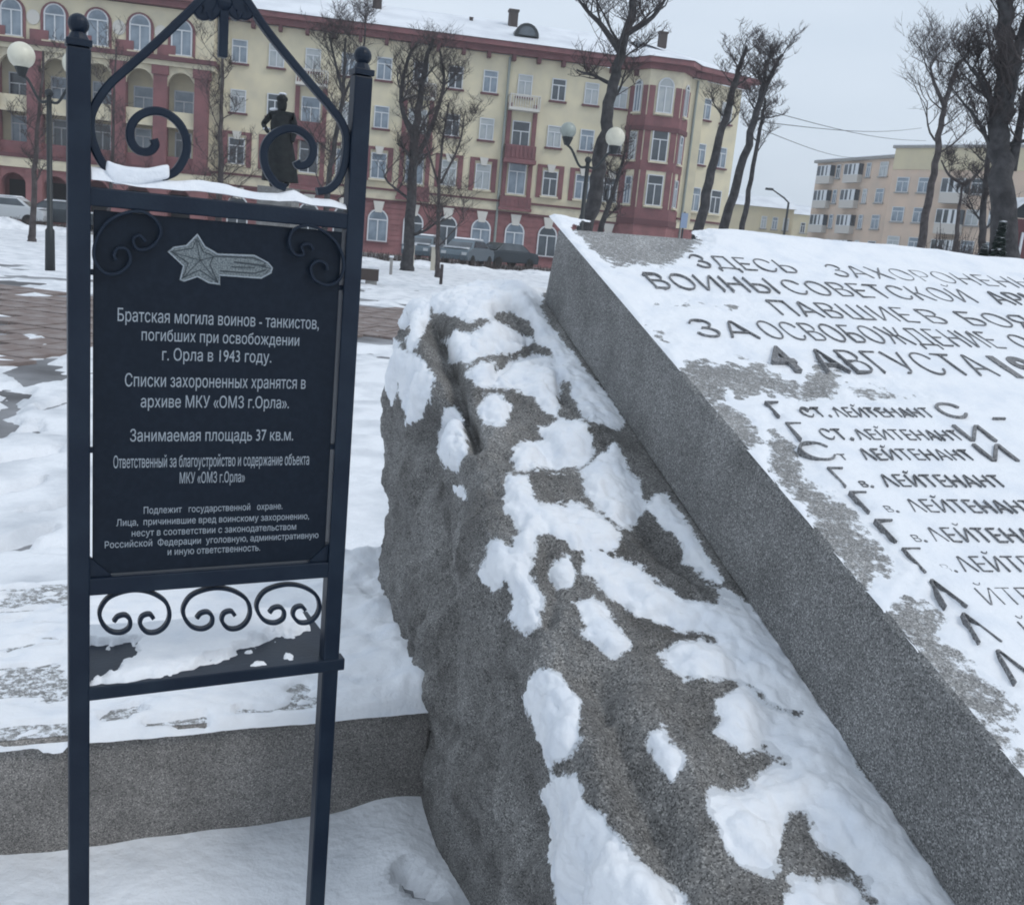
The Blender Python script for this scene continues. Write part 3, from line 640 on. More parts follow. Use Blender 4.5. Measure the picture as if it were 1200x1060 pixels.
# shelf plate behind the rail
shy = .215
MB().box(.014, bx_+.022, .010, shy, zs1-.007, zs1-.003).build('shelf', M['iron'], sign)
def shelf_snow():
    xs = np.arange(.014, bx_+.006, .0035); ys = np.arange(-.012, shy-.002, .0035); X, Y = np.meshgrid(xs, ys, indexing='ij'); P = np.stack([X.ravel(), Y.ravel(), 0*X.ravel()], 1)
    W = SO+P[:, :1]*sdv+P[:, 1:2]*sn; W[:, 2] = zs1; q, dz = proj(W)
    t = .010+.006*fbm(P, 12, 4)
    g = np.minimum(sdpoly(q, [(95, 758), (165, 752), (160, 768), (130, 790), (100, 800)]), 50); g2 = sdpoly(q, [(295, 757), (330, 742), (420, 733), (420, 778), (290, 780), (270, 790), (230, 796), (150, 812), (240, 778)])
    # the right bare area keeps small clots
    clots = 1.5*fbm(P, 70, 4)
    t = t-.03*np.clip((g+3)/6+.5*clots, 0, 1)-.022*np.clip((g2+5)/9+.35*clots, 0, 1)
    t = t+.009*np.clip(1.2-np.hypot(q[:, 0]-340, (q[:, 1]-768)*1.6)/9+.5*clots, 0, 1)
    fe = np.clip((P[:, 1]+.012+.006*fbm(P, 60, 2))/.012, 0, 1); t = t*fe-(1-fe)*.006
    P[:, 2] = zs1+np.maximum(t, -.007)
    o = rawmesh('snow_on_shelf', P, gridfaces(len(xs), len(ys)), M['snow_fine']); o.location = tuple(SO); o.rotation_euler = (0, 0, sang)
    tag(o, 'half melted snow on the shelf of the metal sign', 'snow', kind='stuff')
shelf_snow()
# plaque
pan = SP([(106.5, 250), (405, 270), (393, 641), (370, 663)]); 
pl_poly = [S(107, 249), (S(107, 249)[0]+.0, 0)]
xl = .0190; xr = x1-.0045; ztp = zt0-.005; zbt = zb1+.0035; chm = .024
poly = [(xl, ztp), (xl, zbt+chm), (xl+chm*.95, zbt), (xr-chm, zbt), (xr, zbt+chm), (xr, ztp)]
pq = MB().prism(poly, -.004, .004).build('plaque', M['plaque'], sign, bevel=.0008)
# corner gussets and small lugs closing the gap
for P_ in ([(x0, zbt+chm+.004), (x0, zbt-.003), (xl+chm+.004, zbt-.003)], [(x1, zbt+chm+.004), (x1, zbt-.003), (xr-chm-.004, zbt-.003)]): MB().prism(P_, -.006, .006).build('bracket', M['iron'], sign)
for (a_, b_) in ((x0, xl), (xr, x1)):
    for z_ in (1.242, 1.50): MB().box(a_, b_, -.004, .004, z_, z_+.008).build('lug', M['iron'], sign)
# lettering on the plaque
def plq(txt, xl_, xr_, yb, yb2, cap):
    a = S(xl_, yb); b_ = S(xr_, yb2); H = S(xl_, yb-cap)[1]-a[1]; sl_ = (b_[1]-a[1])/(b_[0]-a[0]) * .35
    z0 = (a[1]+b_[1])/2-sl_*(b_[0]-a[0])/2
    def pl(u, v, w_): return np.stack([u, np.where(w_ > 0, -.0046, -.0041), z0+(u-a[0])*sl_+v], 1)
    fit_text('lettering', txt, a[0], b_[0], 0, H, M['print'], pq, pl, .0, .5)
plq('Братская могила воинов - танкистов,', 137.5, 372.5, 376, 385, 15.5)
plq('погибших при освобождении', 165.5, 349.5, 398, 405, 14)
plq('г. Орла в 1943 году.', 189.5, 317, 422, 424, 14.5)
plq('Списки захороненных хранятся в', 146, 357, 452, 455, 15.5)
plq('архиве МКУ «ОМЗ г.Орла».', 164.5, 337.5, 476, 478, 14.5)
plq('Занимаемая площадь 37 кв.м.', 152, 342.5, 515.5, 516, 14.5)
plq('Ответственный за благоустройство и содержание объекта', 132.5, 361, 546.5, 544.5, 14.5)
plq('МКУ «ОМЗ г.Орла»', 210, 286, 565, 564, 13)
plq('Подлежит   государственной   охране.', 168, 330, 599.5, 596.5, 8)
plq('Лица,  причинившие вред воинскому захоронению,', 136, 361, 613, 609, 8)
plq('несут в соответствии с законодательством', 154, 346, 625.5, 621, 8)
plq('Российской  Федерации  уголовную, административную', 122.5, 372, 639, 631, 8)
plq('и иную ответственность.', 196, 304, 648, 645, 8)
# star with ribbon
zs5 = lambda L: SP([(100+x/3.75, 240+y/3.75) for x, y in L])
em = MB().prism(zs5([(490, 125), (525, 180), (580, 212), (740, 218), (800, 250), (822, 275), (815, 300), (770, 325), (590, 312), (590, 352), (540, 345), (490, 318), (430, 338), (410, 330), (425, 268), (358, 205), (385, 183), (440, 175)]), -.0050, -.0041)
emb = em.build('star_emblem', M['etch'], pq)
d_ = MB()
def ln_(L, wd=.0011): d_.strip(zs5(L), wd, .0006, y=-.0055)
ln_([(485, 150), (470, 190), (375, 205)]); ln_([(375, 205), (450, 255), (425, 320)]); ln_([(425, 320), (500, 285), (580, 340)]); ln_([(580, 340), (545, 262), (560, 225)]); ln_([(560, 225), (515, 205), (490, 150)])
for a in ((485, 150), (378, 207), (428, 318), (578, 338), (560, 228)): ln_([a, (502, 243)], .0008)
ln_([(560, 225), (730, 232), (790, 252)], .0013); ln_([(590, 290), (740, 300), (790, 285)], .0016); ln_([(650, 250), (790, 268)], .0022); ln_([(640, 272), (740, 275)], .0014); ln_([(790, 252), (770, 270), (808, 278), (790, 300)])
OL = zs5([(490, 130), (522, 184), (578, 217), (740, 223), (798, 254), (817, 276), (810, 298), (768, 320), (586, 307), (585, 346), (540, 340), (490, 313), (432, 333), (415, 326), (430, 268), (364, 206), (388, 187), (442, 179), (490, 130)])
MB().strip(OL, .0017, .0006, y=-.0056).build('emblem_outline', M['print'], emb)
d_.build('engraved_lines', M['etch_dark'], emb)
# wrought scrolls
def scroll(name, pts, th, dp, y=0, n=6, taper=False):
    P = spl(SP(pts), n); k = len(P); t = [th]*k
    if taper: t = [th*(.55+.45*math.sin(math.pi*min(1, max(0, i/(k-1))))) for i in range(k)]
    return MB().strip(P, t, dp, y).build(name, M['iron'], sign, sm=False)
z1 = lambda L: [(x/2.727, y/2.727) for x, y in L]
topz = [(262, -42), (255, -24)]
scroll('arch_bar', [(258, -30), (235, 0)]+z1([(560, 80), (480, 155), (400, 225), (350, 270), (310, 325), (290, 375), (290, 430), (305, 480), (330, 525), (362, 550), (395, 558)]), .0115, .013)
scroll('arch_bar', [(266, -30), (288, 0)]+z1([(850, 95), (930, 195), (1010, 290), (1065, 355), (1095, 400), (1107, 450), (1100, 520), (1080, 575), (1050, 605), (1012, 612)]), .0115, .013)
scroll('scroll', z1([(515, 568), (560, 548), (590, 500), (595, 450), (575, 400), (535, 365), (490, 355), (445, 370), (418, 405), (418, 450), (440, 480), (475, 485), (495, 465), (490, 445)]), .0115, .012)
scroll('scroll', z1([(912, 600), (880, 585), (850, 540), (842, 490), (855, 450), (890, 420), (940, 412), (985, 440), (1000, 480), (985, 520), (955, 530), (945, 515)]), .0115, .012)
# hanging spike and leaf ornament under the apex
MB().box(S(262, 20)[0]-.0065, S(262, 20)[0]+.0065, -.007, .007, S(262, 68)[1], S(262, -34)[1]).build('centre_rod', M['iron'], sign, bevel=.002)
lf = MB()
for sgn in (-1, 1):
    L = [(262+sgn*4, -14), (262+sgn*10, 0), (262+sgn*20, 12), (262+sgn*27, 14), (262+sgn*30, 6)]
    lf.strip(spl(SP(L), 5), [.012+.012*math.sin(math.pi*i/20) for i in range(21)], .010)
    L = [(262+sgn*3, 2), (262+sgn*9, 14), (262+sgn*15, 20), (262+sgn*18, 14)]; lf.strip(spl(SP(L), 5), .011, .014)
c = S(262, 4); lf.sphere((c[0], 0, c[1]), .013, 14, 8); lf.build('leaf_ornament', M['iron'], sign)
# thin corner scrolls on the plaque
z5 = lambda L: [(80+x/2.208, 220+y/2.208) for x, y in L]
scroll('corner_scroll', z5([(198, 138), (180, 122), (165, 135), (178, 158), (212, 152), (236, 118), (225, 85), (190, 62), (140, 66), (95, 92), (68, 140), (66, 185), (92, 218), (130, 218), (157, 190), (150, 160), (128, 155), (116, 172), (122, 186)]), .0042, .006, y=-.012)
scroll('corner_scroll', z5([(628, 160), (618, 145), (598, 150), (603, 172), (580, 170), (566, 140), (578, 108), (615, 97), (655, 112), (690, 145), (706, 190), (698, 232), (668, 250), (632, 236), (622, 205), (640, 188), (660, 196), (664, 212)]), .0042, .006, y=-.012)
z8_ = lambda L, dx=0, dy=0, s=1: [(80+(x*s+dx)/3.53, 660+(y*s+dy)/3.53) for x, y in L]
CS = [(188, 238), (205, 218), (235, 212), (255, 232), (250, 265), (215, 284), (170, 276), (138, 240), (130, 195), (160, 145), (215, 118), (280, 108), (345, 120), (400, 155), (418, 205), (405, 250), (370, 280), (325, 282), (297, 250), (305, 218), (335, 208), (352, 225)]
scroll('small_scroll', z8_(CS), .0058, .012); scroll('small_scroll', z8_(CS, 350, -4, .96), .0058, .012); scroll('small_scroll', z8_(CS, 662, -12, .9), .0058, .012)
# snow lying on the top rail
def rail_snow():
    xs = np.arange(x0+.001, x1, .0025); ys = np.linspace(-.0118, .0118, 11); X, Y = np.meshgrid(xs, ys, indexing='ij'); x = X.ravel(); y = Y.ravel(); P = np.stack([x, y, 0*x], 1)
    prof = np.interp(x, [S(a, 230)[0] for a in (105, 120, 160, 200, 238, 290, 325, 345, 365, 385, 410)], [.027, .026, .020, .018, .024, .020, .017, .024, .014, .016, .012])
    t = (prof+.003*fbm(P, 25, 3))*np.sqrt(np.clip(1-(y/.0128)**2, 0, 1)); P[:, 2] = zt1-.001+t+.0004
    o = rawmesh('snow_on_rail', P, gridfaces(len(xs), len(ys)), M['snow_fine']); o.location = tuple(SO); o.rotation_euler = (0, 0, sang)
    tag(o, 'ridge of snow on the top rail of the metal sign', 'snow', kind='stuff')
    f = MB(); L = z1([(338, 508), (356, 520), (400, 532), (470, 538), (538, 524), (540, 570), (440, 592), (360, 588), (335, 550)]); f.prism(SP(L), -.013, .013)
    o = f.build('snow_clump', M['snow_fine']); o.location = tuple(SO); o.rotation_euler = (0, 0, sang); o.modifiers.new('r', 'REMESH').voxel_size = .002; s_ = o.modifiers.new('s', 'SMOOTH'); s_.iterations = 26
    tag(o, 'clump of snow caught in the left iron scroll above the plaque', 'snow')
rail_snow()

# ------------------------------------------------------------------ big yellow and red house
def house(name, P, ang): return empty(name, tuple(P), ang)
bld = house('corner_house', BP, ua)
tag(bld, 'long four storey yellow house with red ground floor, red cornice and snowy roof', 'building')
n_f = nn_
def fz(x, y, t=0.):   # facade coords (s, z) of a pixel
    q = onplane(x, y, BP-nn_*t, nn_)-BP; return float(q@uu), float(q[2])
S0, S1, SBAY, SE = -46., 16.6, 20.9, 30.
MB().box(S0, S1+5.2, 0, 13, 3.60, 13.9).build('wall', M['yellow'], bld)
MB().box(S0, S1+5.2, -.05, 12.9, -.1, 3.60).build('ground_floor_wall', M['redbrick'], bld)
MB().box(S0, S1, -.16, 0, 3.62, 4.22).build('string_course', M['cream'], bld)
MB().box(S0, S1, -.30, 0, 4.22, 4.36).build('string_course', M['darkred'], bld)
MB().box(S0, S1, -.22, -.02, 3.48, 3.62).build('string_course', M['darkred'], bld)
# horizontal rustication joints as thin proud courses
cs = MB()
for k in range(8): cs.box(S0, S1, -.075, -.05, .55+k*.36, .55+k*.36+.30)
tag(cs.build('rusticated_course', M['redbrick'], bld), kind='stuff')
MB().box(S0, S1, -.45, 0, 13.95, 14.30).build('cornice', M['red'], bld)
MB().box(S0, S1, -.95, .0, 14.30, 14.62).build('eaves', M['red'], bld)
br = MB().box(-.12, .12, -.62, -.02, 13.55, 13.94).mesh('bracket', M['darkred'])
for k in range(26): inst('bracket', br, bld, (S0+19.5+k*1.72, 0, 0))
# roof, snow covered
rf = MB(); rf.add([(S0, -1.05, 14.63), (S1+.4, -1.05, 14.63), (S1+.4, 6.5, 17.35), (S0, 6.5, 17.35), (S0, 13.6, 14.6), (S1+.4, 13.6, 14.6)], [(0, 1, 2, 3), (3, 2, 5, 4)])
rf.build('roof', M['snow_far'], bld)
ch = MB().box(-.35, .35, -.35, .35, 0, 1.25).box(-.42, .42, -.42, .42, 1.25, 1.4).mesh('chimney', M['hedge'])
for xx, yy, hh in ((442, 6, .9), (601, 26, .9), (350, -2, .8), (552, 26, .35), (776, 50, .8), (300, -12, .9)):
    q = onplane(xx, yy, BP+nn_*5.0, nn_)-BP; inst('chimney', ch, bld, (float(q@uu), 5.0, min(float(q[2]), 17.3)-.5*hh), 0, (hh, hh, hh))
# dormer
dm = MB(); a = [(math.cos(t)*.85, math.sin(t)*.85) for t in np.linspace(0, math.pi, 11)]; q = onplane(614, 50, BP+nn_*2., nn_)-BP; ds = float(q@uu)
dm.prism([(ds+p[0], 15.45+p[1]) for p in a], .9, 4); dm.build('dormer', M['metal'], bld)
MB().prism([(ds+p[0]*.7, 15.5+p[1]*.7) for p in a], .85, .9).build('dormer_window', M['darkglass'], bld)
# ---- window kinds (origin at window centre base on the wall)
def win_mesh(wd, ht, arch=False):
    fr = MB(); t = .07; x = wd/2
    if arch:
        sp = ht-x; A = [(math.cos(q)*x, sp+math.sin(q)*x) for q in np.linspace(0, math.pi, 11)]
        pane = MB().prism([(-x+.03, .03)]+[(-p[0]*-1*.96, p[1]-.02) for p in A][::1][::-1][::-1] if False else [(x*.96, .03)]+[(p[0]*.96, p[1]*.985) for p in A]+[(-x*.96, .03)], -.05, -.01)
        fr.box(-x-.02, -x+t, -.11, -.0, 0, sp); fr.box(x-t, x+.02, -.11, 0, 0, sp); fr.strip([(p[0]*.97, p[1]) for p in A], .10, .11, -.055); fr.box(-x+t, x-t, -.10, -.0, 0, .08); fr.box(-x+t, x-t, -.09, 0, sp-.04, sp+.04); fr.box(-.04, .04, -.09, 0, .08, sp-.04)
    else:
        pane = MB().box(-x+t*.6, x-t*.6, -.045, -.005, t*.6, ht-t*.6)
        fr.box(-x, -x+t, -.10, 0, 0, ht); fr.box(x-t, x, -.10, 0, 0, ht); fr.box(-x+t, x-t, -.10, 0, 0, t); fr.box(-x+t, x-t, -.10, 0, ht-t, ht)
        fr.box(-.035, .035, -.085, 0, t, ht*.68); fr.box(-x+t, x-t, -.085, 0, ht*.68, ht*.68+.07)
    return fr.mesh('window', M['frame']), pane
def winset(wd, ht, arch=False, sill='darkred', glass='glass'):
    f, p = win_mesh(wd, ht, arch); pm_ = [p.mesh('pane', M[g_]) for g_ in ((glass, 'darkglass', 'lightglass', glass) if glass == 'glass' else (glass, 'darkglass', 'glass', glass))]; sl_ = MB().box(-wd/2-.12, wd/2+.12, -.20, 0, -.13, -.005).mesh('sill', M[sill]); return f, pm_, sl_
def put_win(ws, parent, x, z, y=0, rz=0):
    f = inst('window', ws[0], parent, (x, y, z), rz); inst('pane', random.choice(ws[1]), f); inst('sill', ws[2], f); return f
W4 = winset(1.0, 1.45); W2 = winset(1.05, 1.7, sill='cream'); WD = winset(1.25, 2.2, sill='cream'); WG = winset(1.35, 2.15, True, sill='darkred', glass='darkglass'); WA = winset(1.25, 2.15, True, sill='cream')
cols = [-10.14, -7.78, -5.43, -3.08, -.74, 1.70, 4.07, 6.45, 8.85, 11.22, 13.56, 15.6]
redp = MB().box(-.95, -.60, -.07, 0, -.15, 1.9).box(.60, .95, -.07, 0, -.15, 1.9).box(-.95, .95, -.07, 0, 1.9, 2.1).mesh('window_surround', M['red'])
keyst = MB().prism([(-.22, 0), (.22, 0), (.38, .75), (-.38, .75)], -.16, -.02).mesh('keystone', M['stucco'])
arch_dk = MB().prism([(.82, 0)]+[(math.cos(q)*.82, 1.05+math.sin(q)*.82) for q in np.linspace(0, math.pi, 11)]+[(-.82, 0)], -.085, -.05)
rail = MB().box(-1.05, 1.05, -.85, 0, -.18, 0).box(-1.05, 1.05, -.85, -.78, .78, .86)
for k in range(13): rail.box(-1.02+k*.17, -.96+k*.17, -.84, -.79, 0, .78)
for k in range(4): rail.box(-1.04, -.98, -.72+k*.2, -.66+k*.2, 0, .8); rail.box(.98, 1.04, -.72+k*.2, -.66+k*.2, 0, .8)
rail.box(-1.05, -.98, -.85, 0, .78, .86); rail.box(.98, 1.05, -.85, 0, .78, .86)
balc_l = rail.mesh('balcony', M['stucco']); 
rb = MB().box(-1.12, 1.12, -.9, 0, -.3, -.02).box(-1.05, 1.05, -.85, -.72, 0, .9); rb.box(-1.05, -.93, -.72, 0, 0, .9); rb.box(.93, 1.05, -.72, 0, 0, .9)
for k in range(7): rb.box(-.93+k*.29, -.80+k*.29, -.90, -.851, .12, .78)
balc_r = rb.mesh('balcony', M['red'])
red_strip = MB().box(-1.05, -.75, -.12, 0, 4.4, 10.9).box(.75, 1.05, -.12, 0, 4.4, 10.9).mesh('pilaster', M['red'])
for i, s in enumerate(cols):
    bal = i in (2, 5, 8)
    if i == 0: pass
    if i == len(cols)-1: pass
    put_win(W4, bld, s, 11.35)
    if bal:
        inst('balcony', balc_l, bld, (s, 0, 10.55)); put_win(WD, bld, s, 7.55)
        inst('balcony', balc_r, bld, (s, 0, 7.2)); inst('pilaster', red_strip, bld, (s, 0, 0))
        put_win(WD, bld, s, 4.85); inst('balcony', balc_r, bld, (s, 0, 3.95), 0, (1.05, .55, .8)); inst('keystone', keyst, bld, (s, 0, 7.0-.0), 0, (.8, 1, .5))
    else:
        put_win(W4, bld, s, 8.25); put_win(W2, bld, s, 4.95); inst('window_surround', redp, bld, (s, 0, 4.95)); inst('keystone', keyst, bld, (s, -.07, 6.55), 0, (.8, 1, .7))
    f = put_win(WG, bld, s+.18, .75, -.076); inst('keystone', keyst, bld, (s+.18, -.05, 2.72))
# shop entrance canopy bits
MB().box(6.0, 7.0, -.3, -.05, -.1, .3).build('step', M['concrete'], bld)
MB().tube([(7.65, -.16, .2), (7.65, -.16, 13.8)], .09, 8).build('drainpipe', M['pipe'], bld)
MB().tube([(-11.2, -.16, .2), (-11.2, -.16, 13.8)], .09, 8).build('drainpipe', M['pipe'], bld)
# ---- left part: giant red pilasters, loggias, arched attic windows
px_s = [-47.2+2.52*k for k in range(15)]           # pilaster axes
px_s = [s for s in px_s if s < -11.5]
off = -12.28-px_s[-1]; px_s = [s+off for s in px_s]
SL = px_s[-1]+.5
MB().box(S0, SL+.3, -1.7, 0, 10.45, 10.75).build('attic_cornice', M['cream'], bld)
MB().box(S0, SL+.4, -1.95, 0, 10.75, 11.02).build('attic_cornice', M['darkred'], bld)
MB().box(S0, SL+.3, -1.75, 0, 3.35, 3.95).build('loggia_floor', M['cream'], bld)
MB().box(S0, SL+.3, -1.80, -1.75, 3.95, 4.2).build('loggia_band', M['darkred'], bld)
MB().box(S0, SL+.2, -1.5, 0, 11.02, 13.9).build('attic_wall', M['yellow'], bld)
MB().box(S0, SL+.3, -1.95, -1.5, 13.95, 14.30).build('cornice', M['red'], bld)
MB().box(S0, SL+.5, -2.45, -.95, 14.30, 14.62).build('eaves', M['red'], bld)
rf = MB(); rf.add([(S0, -2.5, 14.64), (SL+.5, -2.5, 14.64), (SL+.5, 1.2, 15.5), (S0, 1.2, 15.5)], [(0, 1, 2, 3)]); rf.build('roof', M['snow_far'], bld)
MB().box(S0, SL+.2, -.08, -.03, 3.95, 10.44).build('loggia_back_wall', M['yellow'], bld)
pil = MB().box(-.42, .42, -1.6, -.75, 4.2, 9.9).box(-.52, .52, -1.68, -.7, 9.9, 10.44).box(-.5, .5, -1.68, -.7, 4.0, 4.5).mesh('pilaster', M['red'])
gp = MB().box(-.5, .5, -1.7, -.7, -.1, 3.35).mesh('pier', M['redbrick'])
shade_arch = MB()
x = 1.26
arc = [(x, 10.44), (x, 9.2)]+[(math.cos(q)*x*.86, 9.3+math.sin(q)*x*.75) for q in np.linspace(0, math.pi, 13)]+[(-x, 9.2), (-x, 10.44)]
am = MB()
A = [(math.cos(q)*.84, 9.25+math.sin(q)*.9) for q in np.linspace(0, math.pi, 13)]
for a, b_ in zip(A[:-1], A[1:]): am.prism([a, b_, (b_[0], 10.44), (a[0], 10.44)], -1.45, -1.1)
am = am.mesh('arch', M['cream'])
A = [(math.cos(q)*.76, 2.2+math.sin(q)*.8) for q in np.linspace(0, math.pi, 13)]
ga = MB()
for a, b_ in zip(A[:-1], A[1:]): ga.prism([a, b_, (b_[0], 3.35), (a[0], 3.35)], -1.6, -1.1)
ga = ga.mesh('arch', M['redbrick'])
lb = MB().box(-.84, .84, -1.35, -1.2, 3.95, 4.95).mesh('parapet', M['red']); lb2 = MB().box(-.84, .84, -1.35, -1.25, 6.95, 7.75).mesh('parapet', M['yellow']); lb3 = MB().box(-.84, .84, -1.4, -.08, 6.75, 6.95).mesh('loggia_slab', M['cream'])
dkw = MB().box(-.7, .7, -.10, -.055, 0, 2.4).mesh('shop_window', M['shade'])
red_box = MB().box(-.55, .55, -1.62, -1.5, 11.05, 11.7).mesh('parapet', M['red'])
med = MB().prism([(math.cos(q)*.4, math.sin(q)*.45) for q in np.linspace(0, 2*math.pi, 13)[:-1]], -.06, 0).mesh('medallion', M['stucco'])
surr = MB().strip([(-.75, 0), (-.75, 1.5)]+[(-math.cos(q)*.75, 1.5+math.sin(q)*.75) for q in np.linspace(0, math.pi, 11)]+[(.75, 1.5), (.75, 0)], .16, .12, -.05).mesh('window_surround', M['red'])
for k, s in enumerate(px_s):
    inst('pilaster', pil, bld, (s, 0, 0)); inst('pier', gp, bld, (s, 0, 0))
    if k < len(px_s)-1:
        c = s+1.26
        inst('arch', am, bld, (c, 0, 0)); inst('arch', ga, bld, (c, 0, 0)); inst('parapet', lb, bld, (c, 0, 0)); inst('parapet', lb2, bld, (c, 0, 0)); inst('loggia_slab', lb3, bld, (c, 0, 0))
        put_win(WD, bld, c, 7.0, -.09); put_win(W2, bld, c, 4.9, -.09); inst('shop_window', dkw, bld, (c, 0, .2))
for k, s in enumerate(px_s[:-1]):
    c = s+1.26+(.0); put_win(WA, bld, c, 11.15, -1.5); inst('window_surround', surr, bld, (c, -1.5, 11.1)); inst('medallion', med, bld, (s, -1.5, 12.4)); inst('parapet', red_box, bld, (s+.35, 0, 0))
# ---- corner bay
bp = [(SBAY-4.6, 0), (SBAY-3.7, -1.5), (SBAY-1.3, -1.5), (SBAY-.3, -.2), (SBAY-.3, 3), (SBAY-4.6, 3)]
def bayband(name, z0, z1_, out_, mt):
    c = np.array([SBAY-2.5, 1.0]); P = [tuple(c+(np.array(p)-c)*(1+out_/2.6)) for p in bp]; return MB().prismz(P, z0, z1_).build(name, mt, bld)
bayband('bay_wall', 3.6, 14.0, 0, M['cream']); bayband('bay_base', -.1, 3.6, .02, M['redbrick']); bayband('bay_band', 3.6, 4.0, .14, M['darkred']); bayband('bay_band', 4.0, 4.75, .10, M['red'])
bayband('bay_band', 7.3, 7.95, .06, M['red']) ; bayband('bay_band', 9.95, 10.25, .14, M['darkred']); bayband('bay_band', 10.25, 10.95, .06, M['red']); bayband('cornice', 13.95, 14.3, .3, M['red']); bayband('eaves', 14.3, 14.64, .75, M['red'])
c = np.array([SBAY-2.5, 1.0]); P = [tuple(c+(np.array(p)-c)*1.32) for p in bp]; rf = MB(); n = len(P)
rf.add([(p[0], p[1], 14.65) for p in P]+[(c[0], 5.5, 16.9)], [(i, (i+1) % n, n) for i in range(n)]); rf.build('roof', M['snow_far'], bld)
WB = winset(1.1, 2.3, True, sill='cream'); WBs = winset(.6, 2.1, True, sill='cream'); WR = winset(1.15, 2.1, sill='cream'); WRs = winset(.62, 1.9, sill='cream')
for (a, b_) in ((bp[0], bp[1]), (bp[1], bp[2]), (bp[2], bp[3])):
    a = np.array(a); b_ = np.array(b_); d = b_-a; Lg = np.linalg.norm(d); an = math.atan2(d[1], d[0]); mid = (a+b_)/2; nd = np.array([d[1], -d[0]])/Lg; big = True
    m1 = mid+nd*.02; m2 = mid+nd*.10
    put_win(WB if Lg > 1.9 else WBs, bld, m1[0], 11.15, m1[1], an); put_win(WR if Lg > 1.9 else WRs, bld, m1[0], 7.95, m1[1], an); put_win(WR if Lg > 1.9 else WRs, bld, m1[0], 4.95, m1[1], an)
    for sg in (0, 1):
        e0 = a+d/Lg*.05 if sg == 0 else b_-d/Lg*.05; pw = .42; dx = d/Lg*pw*(1 if sg == 0 else -1); P = [e0+nd*.05, e0+dx+nd*.05, e0+dx-nd*.1, e0-nd*.1]
        if sg == 1: P = P[::-1]
        MB().prismz([tuple(p) for p in P], 4.75, 12.9).build('pilaster', M['red'], bld)
# ---- side wing behind the bay
wa = R(24); wing = empty('side_wing', (0, 0, 0)); wing.parent = bld; wing.location = (SBAY-.3, -.1, 0); wing.rotation_euler = (0, 0, wa)
wg = bld
def W_(mb, name, mt):
    o = mb.build(name, mt, bld); o.location = (SBAY-.3, -.1, 0); o.rotation_euler = (0, 0, wa); return o
bpy.data.objects.remove(wing)
LWG = 5.0
W_(MB().box(0, LWG, 0, 10, 3.6, 13.9), 'wall', M['yellow']); W_(MB().box(0, LWG+.03, -.05, 9.9, -.1, 3.6), 'ground_floor_wall', M['redbrick']); W_(MB().box(0, LWG+.1, -.3, 0, 4.22, 4.36), 'string_course', M['darkred']); W_(MB().box(0, LWG+.06, -.16, 0, 3.62, 4.22), 'string_course', M['cream'])
W_(MB().box(0, LWG+.4, -.45, 0, 13.95, 14.3), 'cornice', M['red']); W_(MB().box(0, LWG+.9, -.95, 0, 14.3, 14.62), 'eaves', M['red'])
W_(MB().add([(0, -1, 14.63), (LWG+1, -1, 14.63), (LWG+1, 9, 14.63), (-1.5, 9, 16.6), (-1.5, 4.5, 16.6)], [(0, 1, 4), (1, 2, 3, 4)]), 'roof', M['snow_far'])
ww = (math.cos(wa), math.sin(wa))
for xx in (1.6, 3.7):
    for z, ws in ((11.35, W4), (8.25, W4), (4.95, W2)):
        if xx == 3.7 and z == 4.95:
            pass
        put_win(ws, bld, SBAY-.3+ww[0]*xx+.0, z, -.1+ww[1]*xx, wa)
o = MB().tube([(.5, -.16, .2), (.5, -.16, 13.8)], .09, 8); W_(o, 'drainpipe', M['pipe'])

